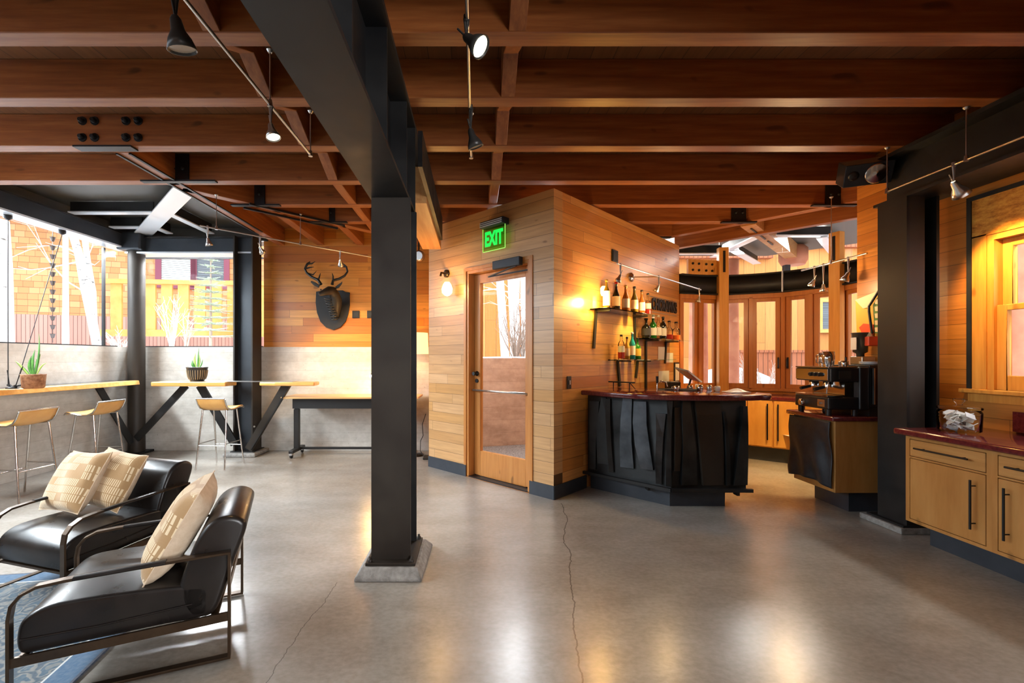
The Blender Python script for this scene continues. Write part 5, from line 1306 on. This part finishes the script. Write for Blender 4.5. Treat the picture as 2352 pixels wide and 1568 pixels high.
m = MB(); m.box(ua, ub, .002, .012, zb, za, BW); m.build('frame', M['black'], t); m = MB(); m.box(ua + .03, ub - .01, .012, .016, zb + .03, za - .02, BW); m.build('sheet', M['paper'], t)
for (x0, y0, x1, y1, txt) in ((1512, 852, 1536, 876, 'pair of white paper notes pinned low on the bar wall'), (1511, 796, 1528, 826, 'white paper note pinned below the middle shelf'), (1529, 810, 1545, 832, 'white paper note beside the window edge')):
    ua, za = bw(x0, y0); ub, zb = bw(x1, y1)
    m = MB(); m.box(ua, ub, .002, .005, zb, za, BW); tag(m.build('paper_note', M['white']), txt, 'paper note', 'paper notes on the bar wall')
t = thing('counter_rack', 'small black wire rack standing on the bar by the wall', 'rack', (1.42, 4.42, .985))
m = MB(); zb0 = .986
for x, y in ((1.40, 4.52), (1.52, 4.40)): m.tube([(x, y, zb0), (x, y, zb0 + .075)], .005, 6)
m.tube([(1.36, 4.55, zb0 + .075), (1.56, 4.36, zb0 + .075)], .008, 6); m.tube([(1.52, 4.40, zb0 + .075), (1.57, 4.38, zb0 + .01)], .004, 6); m.build('frame', M['iron'], t)
cup('bar_mug', Vector((1.95, 4.33, .986)), .028, .045, M['chrome'], 'small metal cup on the bar near the tap', 'cup')
t = thing('beer_tap', 'slim chrome tap with black handle on the bar', 'tap', (1.80, 4.42, .986))
m = MB(); m.tube([(1.80, 4.42, .986), (1.80, 4.42, 1.05), (1.83, 4.40, 1.075), (1.87, 4.38, 1.06), (1.88, 4.38, 1.02)], .008, 8); m.build('spout', M['chrome'], t)
m = MB(); m.tube([(1.80, 4.42, 1.05), (1.80, 4.42, 1.12)], [.010, .014], 8); m.build('handle', M['black'], t)
t = thing('serving_tray', 'black bar mat tray lying on the worktop', 'tray', (2.1, 4.35, .986))
m = MB(); m.prism([(1.82, 4.48), (2.08, 4.25), (2.20, 4.36), (2.0, 4.49)], .986, .996); m.build('tray', M['black'], t, bevel=.004, seg=1); m = MB(); m.prism([(1.84, 4.475), (2.08, 4.27), (2.18, 4.36), (2.0, 4.48)], .997, .999); m.build('mat', M['steel_b'], t)
rnd = random.Random(5)
gl = [(2.12, 4.40, 'cluster'), (2.20, 4.42, ''), (2.28, 4.36, ''), (2.24, 4.28, ''), (2.33, 4.30, ''), (2.16, 4.30, '')]
for k, (x, y, _) in enumerate(gl):
    col = [M['chrome'], M['white'], GL['blush'], M['nickel'], M['white'], M['chrome']][k]
    cup('cup', Vector((x, y, .986)), .022 + .004 * (k % 3), .045 + .012 * (k % 2), col, ['steel cup closest to the black tray on the bar', 'white cup in the middle of the cup cluster', 'pink cup at the rear of the cup cluster', 'brushed metal cup in front of the cluster', 'white cup at the end of the cup cluster', 'steel shot cup at the front of the cluster'][k], 'cup', k % 2 == 0)
m = MB()
m.grid(lambda u, v: Vector((2.30 + .20 * u, 4.02 + .16 * v + .03 * u, .990 + .022 * math.sin(u * 3.1) * math.sin(v * 3.1) * (1 + .4 * math.sin(9 * u + 5 * v)))), 16, 12)
tag(m.build('bar_towel', M['white'], None, solid=.004), 'crumpled white bar towel near the end of the bar', 'towel')

# ---------------------------------------------------------------- track lights
def rail(lab, a, b, hangs, r=.0075, grp='low voltage light rails', rosette=None):
    t = thing('light_rail', lab, 'light rail', a, grp)
    a = Vector(a); b = Vector(b)
    m = MB(); m.tube([a, b], r, 8); m.build('rail', M['nickel'], t)
    for f in hangs:
        p = a.lerp(b, f); m = MB(); m.tube([p, (p.x, p.y, ZJ - .001)], .004, 6)
        m.lathe([(.014, 0), (.010, .035)], (p.x, p.y, p.z - .01), 10); m.lathe([(.010, 0), (.018, .012)], (p.x, p.y, ZJ - .013), 10); m.build('hanger', M['nickel'], t)
    return t
def spot(lab, p, aim, size=1.0, on=None, drop=.12, mat='nickel', energy=0, color=(1, .62, .25), grp='small track spotlights', target=None):
    """lamp head hanging from the rail at p; aim = direction of the beam"""
    p = Vector(p); aim = Vector(aim).normalized()
    t = thing('track_spotlight', lab, 'spotlight', p, grp)
    m = MB(); m.lathe([(.011 * size, -.012), (.011 * size, .014)], p, 10); m.build('clip', M[mat], t)
    k = p + Vector((0, 0, -drop)); m = MB()
    m.tube([p + Vector((.006, 0, 0)), k], [.008 * size, .003], 6); m.tube([p - Vector((.006, 0, 0)), k], [.006 * size, .003], 6); m.build('stem', M[mat], t)
    m = MB(); m.tube([k - aim * .05 * size + Vector((0, 0, .01)), k], .004, 6); m.build('aiming_pin', M[mat], t)
    m = MB(); m.lathe([(.010 * size, -.01 * size), (.016 * size, .0), (.020 * size, .03 * size), (.034 * size, .055 * size), (.043 * size, .085 * size), (.040 * size, .085 * size), (.03 * size, .055 * size)], k, 20, aim, cap=False); m.build('lamp_cone', M['pendant' if mat == 'pendant' else mat], t)
    m = MB(); m.lathe([(.001, .078 * size), (.038 * size, .078 * size)], k, 20, aim, cap=False); m.build('lens', M[on or 'lamp_off'], t)
    if energy:
        light('spot_beam', 'SPOT', tuple(k + aim * .10 * size), energy, color, target=tuple(k + aim * 2), spot_size=R(62), spot_blend=.6, shadow_soft_size=.03)
    return t
rail('light rail hanging over the lounge chairs beside the black beam', (-1.05, 1.2, 2.60), (-1.05, 2.87, 2.60), (.66, 1.0))
spot('large dark unlit pendant spotlight over the lounge', (-1.06, 1.59, 2.60), (.1, .25, -1), 1.15, None, .10, 'pendant')
spot('lit spotlight hanging over the lounge below the rail middle', (-1.05, 2.31, 2.60), (.25, -.1, -1), .85, 'lamp_on', .10, energy=25)
rail('light rail running down the middle ceiling toward the exit door', (-.03, 1.2, 2.60), (-.022, 2.90, 2.60), (.0, 1.0))
spot('dark spotlight with bright disc, overhead in the middle', (-.032, 1.72, 2.60), (.75, -.35, -.75), 1.0, 'lamp_cool', .07, 'pendant')
spot('small unlit spotlight at the end of the middle rail', (-.02, 2.33, 2.60), (.35, .25, -1), 1.0, None, .12, 'pendant')
rail('light rail above the counter beside the side window', (3.10, 1.2, 2.55), (3.10, 3.37, 2.55), (.75, 1.0))
spot('clear glass spotlight on the rail by the side window', (3.10, 2.90, 2.55), (.8, .15, -.9), 1.15, 'lamp_on', .12, 'nickel', energy=110, color=(1, .58, .18))
e = Vector((1, 1, 0)).normalized(); s0 = Vector((-2.60, 4.245, 2.553))
rail('long light rail running diagonally above the bar tables', s0, s0 + e * 2.0, (.07, .485))
def on_rail(px, Y0=None):
    r = (px - CX) / F; tt = (r * s0.y - s0.x) / (e.x - r * e.y); return s0 + e * tt
spot('lit spotlight in front of the back window beam', on_rail(477), (.1, .3, -1), .8, 'lamp_on', .11, energy=60, target=None)
spot('chrome spotlight beside the steel window column', on_rail(597), (.2, .9, -1), .8, 'lamp_on', .11, energy=70)
spot('chrome spotlight in front of the deer antlers', on_rail(781), (-.1, .9, -1), .8, 'lamp_on', .11, energy=70)
# rail on the bar wall
ra = BW.p(*(lambda u: (u, .36, 2.19))(bw(1418, 600, .36)[0])); rb = BW.p(bw(1610, 668, .36)[0], .36, 2.185)
t = rail('light rail standing off the bar wall above the bottles', ra, rb, ())
q = BW.p(bw(1448, 637, .0)[0], .0, 0); uq, zq = bw(1448, 637)
mid = ra.lerp(rb, .42)
m = MB(); m.lathe([(.055, 0), (.055, .02), (.03, .035), (.01, .04)], BW.p(uq, 0, zq), 20, BW.n); m.build('rosette', M['chrome'], t)
m = MB(); m.tube([BW.p(uq, .03, zq), mid], .007, 6); m.build('standoff_arm', M['nickel'], t)
def onr(px):
    u = bw(px, 640, .36)[0]; return BW.p(u, .36, 2.188)
spot('chrome spotlight at the start of the bar wall rail', onr(1425), (-.4, .3, -1), .8, None, .10, 'nickel')
spot('chrome spotlight in the middle of the bar wall rail', onr(1513), (-.4, .4, -1), .8, 'lamp_on', .10, 'nickel', energy=60, color=(1, .58, .18))
spot('chrome spotlight at the free end of the bar wall rail', onr(1606), (-.1, .3, -1), .8, 'lamp_on', .10, 'nickel', energy=50, color=(1, .58, .18))
rail('short light rail in the window bay', (3.5, 4.0, 2.235), (3.5, 4.80, 2.235), (.5,))
spot('lit spotlight in the bay nearest the wall stub', (3.5, 4.20, 2.235), (-.3, .3, -1), .9, 'lamp_on', .14, energy=70, color=(1, .62, .2))
for q in ((3.15, 4.40, 1.98), (3.35, 4.85, 1.95)):
    light('warm_point_fill', 'POINT', q, 17, (1, .66, .32), shadow_soft_size=.05)  # added warm fill that brightens the bay, apart from the rail heads
light('warm_point_fill', 'POINT', tuple(onr(1513) + Vector((.06, -.06, -.22))), 15, (1, .64, .28), shadow_soft_size=.05)  # one more added warm fill, beside the bar wall rail
spot('chrome spotlight between the two brighter ones on the bay rail', (3.5, 4.62, 2.235), (-.2, .5, -1), .8, 'lamp_on', .13, energy=110)
spot('lit spotlight on the far end of the bay rail', (3.5, 4.50, 2.235), (.1, .1, -1), .8, 'lamp_on', .20, energy=110)
# wall speaker
p = at(1995, 400, 3.55)
t = thing('wall_speaker', 'tilted grey loudspeaker mounted under the joists by the steel column', 'speaker', p)
ax = Vector((-.35, -.80, -.50)).normalized(); sd = Vector((0, 0, 1)).cross(ax).normalized(); upv = ax.cross(sd)
def spk(a, b, c_): return p + sd * a + upv * b + ax * c_
m = MB(); hw, hh = .155, .085
c_ = [spk(x, y, z) for z in (-.20, .0) for x, y in ((-hw, -hh), (hw, -hh), (hw, hh), (-hw, hh))]; m.add(c_, [(3, 2, 1, 0), (4, 5, 6, 7), (0, 1, 5, 4), (1, 2, 6, 5), (2, 3, 7, 6), (3, 0, 4, 7)]); m.build('cabinet', M['steel_g'], t, bevel=.006, weld=True)
m = MB(); m.lathe([(.074, .002), (.076, .006), (.066, .008), (.03, -.002 + .006), (.002, .012)], spk(.05, 0, 0), 24, ax, cap=False); m.build('woofer', M['chrome'], t)
m = MB(); m.lathe([(.036, .002), (.036, .006), (.02, .008), (.002, .012)], spk(-.095, 0, 0), 20, ax, cap=False); m.build('tweeter', M['black'], t)
m = MB(); m.bar(spk(0, 0, -.19), (spk(0, 0, -.22).x, spk(0, 0, -.22).y, ZJ), .04, .02); m.build('mount', M['iron'], t)
# ================================================================ OUTSIDE
M['snow'] = mottled('snow', (.78, .80, .84), (.88, .89, .92), 3, .8, bump=.3)
M['gravel'] = mottled('gravel', (.12, .10, .09), (.45, .40, .36), 55, .9, bump=1.0)
M['paving'] = plain('pale paving', (.62, .54, .46), .8)
t = NT('orange cedar shingles'); p = t.pos(); sx = t.n('ShaderNodeSeparateXYZ', inp={0: p})
z = t.math('DIVIDE', sx.outputs[2], .135); row = t.math('FLOOR', z); fr = t.math('FRACT', z)
u = t.math('ADD', t.math('DIVIDE', sx.outputs[0], .17), t.math('MULTIPLY', t.n('ShaderNodeTexWhiteNoise', noise_dimensions='1D', inp={'W': row}).outputs['Value'], 5)); uf = t.math('FRACT', u)
w = t.n('ShaderNodeTexWhiteNoise', noise_dimensions='2D', inp={'Vector': t.n('ShaderNodeCombineXYZ', inp={0: t.math('FLOOR', u), 1: row, 2: 0.0}).outputs[0]}).outputs['Value']
ln = t.math('MAXIMUM', t.math('LESS_THAN', fr, .09), t.math('LESS_THAN', uf, .04))
t.set(color=t.mix(t.math('MULTIPLY', ln, .75), t.ramp(w, [(0, (.52, .20, .07)), (.5, (.62, .27, .10)), (1, (.68, .34, .15))]), (.20, .07, .03)), rough=.8); M['shingle'] = t.m
M['corr'] = planks('red corrugated metal', (1, 0), .07, [(.50, .20, .14), (.56, .25, .18)], rough=.5, vertical=True, L=9, gap=.14, grain=.1)
M['board_o'] = planks('orange board siding', (1, 0), .30, [(.60, .21, .040), (.66, .26, .055), (.70, .31, .08)], rough=.7, vertical=True, L=4, grain=.3)
M['board_r'] = planks('side yard siding', (0, 1), .16, [(.60, .25, .09), (.68, .32, .13)], rough=.7, L=4, grain=.3)
M['fence'] = planks('red brown fence boards', (1, 0), .12, [(.42, .13, .05), (.50, .18, .08)], rough=.8, vertical=True, L=4, gap=.12)
M['log'] = mottled('peeled red log', (.50, .18, .10), (.66, .30, .17), 4, .6)
M['purple'] = plain('burgundy window trim', (.22, .045, .07), .6)
M['blind'] = planks('window blind', (1, 0), .05, [(.55, .58, .54), (.62, .65, .60)], rough=.6, L=9, gap=.2, grain=.05)
M['darkwin'] = planks('dark window blind', (1, 0), .05, [(.10, .11, .12), (.14, .15, .16)], rough=.3, L=9, gap=.2, grain=.05)
M['deckwood'] = mottled('orange deck timber', (.66, .30, .06), (.78, .40, .10), 6, .6)
t = NT('birch bark'); p = t.pos(); n = t.noise(t.scale(p, (3, 3, 12)), 3.2, 3)
t.set(color=t.ramp(n, [(.30, (.10, .09, .08)), (.38, (.72, .68, .64)), (.7, (.84, .80, .77))]), rough=.8); M['birch'] = t.m
M['twig'] = plain('pale twig', (.42, .33, .26), .9)
M['twig_w'] = plain('frosted twig', (.75, .66, .58), .9)
M['spruce'] = mottled('frosted spruce', (.30, .38, .26), (.62, .66, .55), 20, .9)

def ground(name, x0, x1, y0, y1, z, amp, mat, lab, n=30, skirt=.35):
    m = MB(); r_ = random.Random(int(x0 * 10 + y0))
    ph = [(r_.uniform(.3, 1.6), r_.uniform(.3, 1.6), r_.uniform(0, 6)) for _ in range(5)]
    m.grid(lambda u, v: Vector((x0 + (x1 - x0) * u, y0 + (y1 - y0) * v, z + amp * sum(math.sin(a * (x0 + (x1 - x0) * u) + b * (y0 + (y1 - y0) * v) + c) for a, b, c in ph) / 5)), n, n)
    o = struct(m, name, mat, lab, 'ground'); return o
ground('snow_ground', -34, -5.10, -8, 34, 1.40, .05, M['snow'], 'snow covered ground outside the corner window', 60)
ground('snow_ground', -5.10, -.7, 6.52, 34, 1.40, .04, M['snow'], 'snow covered ground outside the back window', 40)
ground('snow_ground', -.7, 2.3, 7.3, 34, 1.28, .10, M['snow'], 'snowy slope above the retaining wall behind the exit door', 40)
ground('snow_ground', 2.3, 30, 6.5, 34, .35, .06, M['snow'], 'snow covered yard outside the bay', 40)
ground('snow_ground', 3.78, 30, -8, 6.5, .35, .04, M['snow'], 'snow covered yard outside the side window', 40)
m = MB(); m.prism([(-.42, 5.55), (.80, 4.36), (2.72, 6.30), (2.72, 7.4), (-.42, 6.9)], -.08, -.005)
struct(m, 'gravel_path', M['gravel'], 'gravel path strip outside the exit door', 'ground')
m = MB(); m.prism([(-.30, 5.50), (.80, 4.42), (1.6, 5.3), (.2, 5.9)], -.06, .004); struct(m, 'landing_pavement', M['paving'], 'pale stone landing outside the exit door', 'ground')
m = MB(); m.prism([(-.7, 6.45), (.12, 6.60), (2.5, 7.25), (2.5, 7.5), (-.7, 6.95)], -.05, 1.30)
struct(m, 'retaining_wall', M['conc_o'], 'stained retaining wall with snow on top behind the exit door', 'wall')

def wallseg(name, a, b, z0, z1, th, mat, lab, cat='building'):
    a = Vector(a); b = Vector(b); e = b - a; fr = Fr(a, e, (e.y, -e.x)); m = MB(); m.box(0, e.length, -th, 0, z0, z1, fr)
    return m, fr, e.length
# shingle building beyond the corner windows
sa, sb = (-16.5, 10 + .38 * (-16.5 + 9.03)), (-3.0, 10 + .38 * (-3 + 9.03))
t = thing('shingle_building', 'orange shingled building outside the corner windows', 'building', (sa[0], sa[1], 1.3))
m, fr, L = wallseg('', sa, sb, 2.25, 5.4, .3, None, ''); fr.flip = False; m.build('shingle_wall', M['shingle'], t)
m = MB(); m.box(0, L, -.28, .02, 1.2, 2.25, fr); m.build('metal_skirting', M['corr'], t)
m = MB(); m.box(0, L - 4.2, -.3, 1.0, 4.55, 4.62, fr)
for k in range(9): m.box(.4 + k * 1.15, .55 + k * 1.15, .02, 1.0, 4.40, 4.55, fr)
m.build('eave', M['pale_daylit'], t)
u_, z_ = fr.px(420, 620); 
for px0, px1, mt in ((372, 440, 'blind'), (452, 515, 'darkwin')):
    ua, za = fr.px(px0, 592); ub, zb = fr.px(px1, 655)
    m = MB(); m.box(ua, ub, .02, .04, zb, za, fr); w_ = m.build('window', M[mt], t)
    m = MB(); ring(m, ua - .12, ub + .12, zb - .1, za + .14, .12, .02, .07, fr); m.build('window_trim', M['purple'], w_)
# deck
t = thing('timber_deck', 'orange timber deck railing outside the back window', 'deck', at(440, 700, 8.6))
dk = Fr((-6.7, 8.2), (1, .10), (.1, -1))
u0, u1 = 0, 2.9
m = MB(); m.box(-.1, u1, -.07, .07, 2.66, 2.74, dk); m.build('handrail', M['deckwood'], t)
m = MB(); m.box(-.1, u1, -.05, .05, 1.70, 1.82, dk); m.build('floor_joist', M['deckwood'], t)
for k in range(10):
    m = MB(); m.box(.05 + k * .29, .24 + k * .29, -.02, .02, 1.72, 2.67, dk); m.build('board', M['deckwood'], t)
# trees
def trunk(m, a, b, r0, r1, seed, n=7, wob=.05):
    r_ = random.Random(seed); a = Vector(a); b = Vector(b)
    m.tube([a.lerp(b, i / n) + Vector((r_.uniform(-wob, wob), r_.uniform(-wob, wob), 0)) * (i > 0) for i in range(n + 1)], [r0 + (r1 - r0) * i / n for i in range(n + 1)], 10)
def branches(m, a, b, n, ln, r, seed, up=.5, side=0):
    r_ = random.Random(seed); a = Vector(a); b = Vector(b)
    for k in range(n):
        p = a.lerp(b, r_.uniform(.1, 1)); ang = r_.uniform(0, 6.28); d = Vector((math.cos(ang) + side, math.sin(ang) * .6, r_.uniform(-.2, up))).normalized()
        q = [p]; dd = d.copy()
        for i in range(4):
            dd = (dd + Vector((r_.uniform(-.4, .4), r_.uniform(-.4, .4), r_.uniform(-.25, .35)))).normalized(); q.append(q[-1] + dd * ln / 4)
            if i > 0:
                e2 = (dd + Vector((r_.uniform(-.8, .8), r_.uniform(-.5, .5), r_.uniform(-.5, .6)))).normalized(); m.tube([q[-1], q[-1] + e2 * ln * .3], [r * .45, r * .2], 4)
        m.tube(q, [r, r * .8, r * .6, r * .4, r * .25], 5)
def birch(lab, x0, x1, Y, r0, r1, seed, z0=1.3, z1=5.2, nb=6, y0=790, y1=560, group='pale birch trees outside'):
    a = at(x0, y0, Y); b = at(x1, y1, Y); d = (b - a) / (b.z - a.z); a = a + d * (z0 - a.z); b = a + d * (z1 - z0)
    t = thing('birch_tree', lab, 'tree', a, group)
    m = MB(); trunk(m, a, b, r0, r1, seed, wob=.02); m.build('trunk', M['birch'], t)
    m = MB(); branches(m, a.lerp(b, .15), b, nb, 1.2, .014, seed); m.build('branches', M['twig_w'], t)
birch('white birch trunk leaning outside the corner window, darker bark', 222, 174, 7.4, .062, .05, 1, 1.35)
birch('second white birch trunk just behind the leaning one', 228, 196, 7.8, .045, .04, 2, 1.35)
for k, (a, b, Y, r, lab) in enumerate(((1158, 1141, 9.0, .085, 'front birch trunk seen through the exit door glass'), (1179, 1172, 10.0, .085, 'second birch seen through the door, beside the front trunk'), (1184, 1188, 11.0, .10, 'grey birch trunk farther back behind the door glass'), (1205, 1203, 10.6, .085, 'birch trunk by the edge of the door glass'))):
    birch(lab, a, b, Y, r, r * .8, 10 + k, 1.15, 6.5, 8)
# shrubs
def shrub(lab, px, py, Y, h, n, mat, seed, zb=1.35, spread=.35):
    p = at(px, py, Y); p.z = zb; t = thing('bare_shrub', lab, 'shrub', p, 'bare shrubs outside')
    r_ = random.Random(seed); m = MB(); m2 = MB()
    for k in range(n):
        a = r_.uniform(0, 6.28); d = Vector((math.cos(a) * r_.uniform(0, spread), math.sin(a) * spread * .5, 1)).normalized(); q = p + d * h * r_.uniform(.6, 1)
        mid = p.lerp(q, .5) + Vector((r_.uniform(-.04, .04), 0, 0)); m.tube([p, mid, q], [.012, .008, .004], 5)
        for j in range(5):
            s = p.lerp(q, r_.uniform(.3, 1)); e2 = (d + Vector((r_.uniform(-.9, .9), r_.uniform(-.5, .5), r_.uniform(-.1, .4)))).normalized(); m2.tube([s, s + e2 * h * .22], [.005, .002], 4)
    m.build('stems', mat, t); m2.build('twigs', mat, t)
shrub('bare twiggy shrub outside the back window under the deck', 395, 790, 7.4, .95, 9, M['twig_w'], 3)
shrub('darker bare shrub outside the back window by the deck middle', 425, 795, 7.2, .75, 6, M['twig'], 4)
shrub('low frosted shrub outside the corner window near the round column', 275, 790, 7.5, .45, 14, M['twig_w'], 5, spread=.9)
shrub('bare shrub on the slope behind the exit door', 1184, 820, 7.9, 1.0, 16, M['twig'], 6, 1.2, .6)
shrub('second bare shrub on the slope beside the door glass edge', 1202, 815, 8.3, .8, 12, M['twig'], 7, 1.2, .8)
shrub('leafy frosted shrub outside the bay beside the log post', 1752, 870, 8.6, .95, 16, M['twig_w'], 8, .4, .7)
shrub('pale shrub outside the bay next to the shelf wall casements', 1704, 880, 8.2, 1.0, 12, M['twig_w'], 9, .4, .4)
# small spruce
p = at(484, 790, 7.9); p.z = 1.38
t = thing('spruce_tree', 'young frosted spruce outside the back window', 'tree', p)
m = MB(); m.tube([p, p + Vector((0, 0, 1.95))], [.03, .006], 7); m.build('trunk', M['twig'], t)
m = MB(); r_ = random.Random(21)
for k in range(15):
    z = .30 + k * .112; L_ = .46 * (1 - (z / 2.05)) + .05
    for j in range(8):
        a = j * .785 + k * .5 + r_.uniform(-.2, .2); q0 = p + Vector((0, 0, z)); q1 = q0 + Vector((math.cos(a) * L_, math.sin(a) * L_, -.02 + .05 * r_.random())); m.tube([q0, q1], [.014, .004], 4)
        for s in (.35, .55, .75, .92):
            c = q0.lerp(q1, s); sd = Vector((-math.sin(a), math.cos(a), 0)) * L_ * .26 * (1.1 - s)
            m.tube([c - sd + (q1 - q0) * .12, c, c + sd + (q1 - q0) * .12], [.003, .007, .003], 4)
m.build('needled_boughs', M['spruce'], t)
# rain chain
c0 = at(121, 545, 5.9); t = thing('rain_chain', 'rain chain of small copper cups hanging outside the corner window', 'rain chain', c0)
M['copper'] = plain('dark copper', (.06, .045, .04), .4, .6)
zt0 = at(121, 549, 5.9).z
for k in range(12):
    z = zt0 - k * .1155; c = Vector((c0.x, 5.9, z))
    m = MB(); m.lathe([(.016, -.030), (.030, .022), (.034, .026), (.028, .02), (.012, -.024)], c, 12, cap=False); m.tube([c + Vector((0, 0, -.030)), c + Vector((.0, 0, -.092))], .004, 5); m.build('cup', M['copper'], t)
m = MB(); m.tube([(c0.x, 5.9, zt0 + .02), (c0.x, 5.9, ZD)], .005, 5); m.build('hanger', M['copper'], t)
m = MB(); m.lathe([(.035, 1.36), (.038, 1.55), (.032, 2.2), (.03, 2.8), (.03, ZD)], (c0.x - .03, 6.12, 0), 14); tag(m.build('frosted_post', M['snow']), 'snow frosted round post behind the rain chain', 'post')
m = MB(); m.lathe([(.20, 1.3), (.18, 2.4), (.15, 3.0)], (at(-18, 700, 5.5).x, 5.5, 0), 16); tag(m.build('garden_post', M['birch']), 'thick pale post at the picture edge outside the corner window', 'post')
# building beyond the bay
t = thing('board_building', 'orange board-sided building outside the window bay', 'building', (6, 12.5, .3))
m = MB(); m.box(-1.5, 22, 12.5, 12.8, .3, 7.5); m.build('siding', M['board_o'], t)
m = MB()
for x0, x1, zz in ((3.5, 8.2, 4.05), (8.0, 16, 4.35)): m.box(x0, x1, 12.3, 12.5, zz, zz + .16)
m.build('belt_board', M['fence'], t)
for px0, px1, y0, y1, in ((1884, 1922, 694, 756), (1757 - 70, 1760 - 35, 640, 668)):
    a = at(px0, y0, 12.45); b = at(px1, y1, 12.45)
    m = MB(); m.box(a.x, b.x, 12.42, 12.48, b.z, a.z); w_ = m.build('window', M['darkwin'] if y0 > 680 else M['blind'], t)
    m = MB()
    for x0, x1, z0, z1 in ((a.x - .1, a.x, b.z - .1, a.z + .1), (b.x, b.x + .1, b.z - .1, a.z + .1), (a.x, b.x, a.z, a.z + .1), (a.x, b.x, b.z - .1, b.z)): m.box(x0, x1, 12.36, 12.44, z0, z1)
    m.build('window_trim', M['purple'] if y0 < 680 else M['deckwood'], w_)
t = thing('yard_fence', 'red brown board fence behind the snow outside the bay', 'fence', (7, 11.2, .3))
a = at(1650, 806, 11.2); m = MB(); m.box(a.x, 14, 11.2, 11.25, .3, 1.46); m.build('fence_boards', M['fence'], t)
m = MB(); m.box(a.x, 14, 11.16, 11.30, 1.44, 1.50); m.build('top_rail', M['fence'], t)
m = MB(); m.grid(lambda u, v: Vector((3.2 + 9 * u, 8.6 + 2.4 * v, .30 + (.55 + .25 * math.sin(u * 9) + .12 * math.sin(u * 23 + 1)) * math.sin(v * math.pi) ** .8)), 60, 14)
tag(m.build('snow_bank', M['snow']), 'heaped snow bank in front of the fence outside the bay', 'snow bank', kind='stuff')
for lab, px, Y, r in (('red log post outside the bay casements near the timber post', 1678, 8.0, .13), ('red log post outside the window next to the shelf wall', 1604, 8.4, .16), ('red log post seen through the side window over the counter', 2312, 5.0, .17)):
    q = at(px, 800, Y) if Y > 5.5 else Vector((6.0, 5.0, 0))
    if Y < 5.5: q = Vector(((px - CX) * 4.55 / F, 4.55, 0))
    m = MB(); m.lathe([(r, .30), (r * 1.04, 1.2), (r * .97, 2.2), (r, 3.05)], (q.x, q.y, 0), 20); tag(m.build('log_post', M['log']), lab, 'log post', 'red log posts outside')
q = Vector((5.15, 7.25, 0)); t = thing('porch_post', 'steel topped log post that carries the outrigger beam', 'porch post', q)
m = MB(); m.lathe([(.16, 2.80), (.20, 2.88), (.20, 3.06), (.15, 3.11)], q, 20, (0, 0, 1)); m.build('log_cap', M['log'], t)
m = MB(); m.box(q.x - .15, q.x - .07, q.y - .04, q.y + .04, .3, 2.80); m.build('steel_post', M['steel_g'], t)
# yard side seen through the side window
t = thing('neighbour_building', 'orange sided building outside the side window', 'building', (9.6, 4, .3))
m = MB(); m.box(9.6, 9.9, -4, 9.0, .3, 6.5); m.build('siding', M['board_r'], t)
m = MB(); m.box(9.5, 9.6, -4, 9.0, 1.32, 1.42); m.build('ledge_board', M['fence'], t)
m = MB(); m.grid(lambda u, v: Vector((6.6 + 2.8 * v, -3 + 11 * u, .33 + (.75 + .15 * math.sin(u * 17)) * math.sin(v * 1.57) ** .8)), 40, 10)
tag(m.build('snow_bank', M['snow']), 'snow bank against the building outside the side window', 'snow bank', kind='stuff')
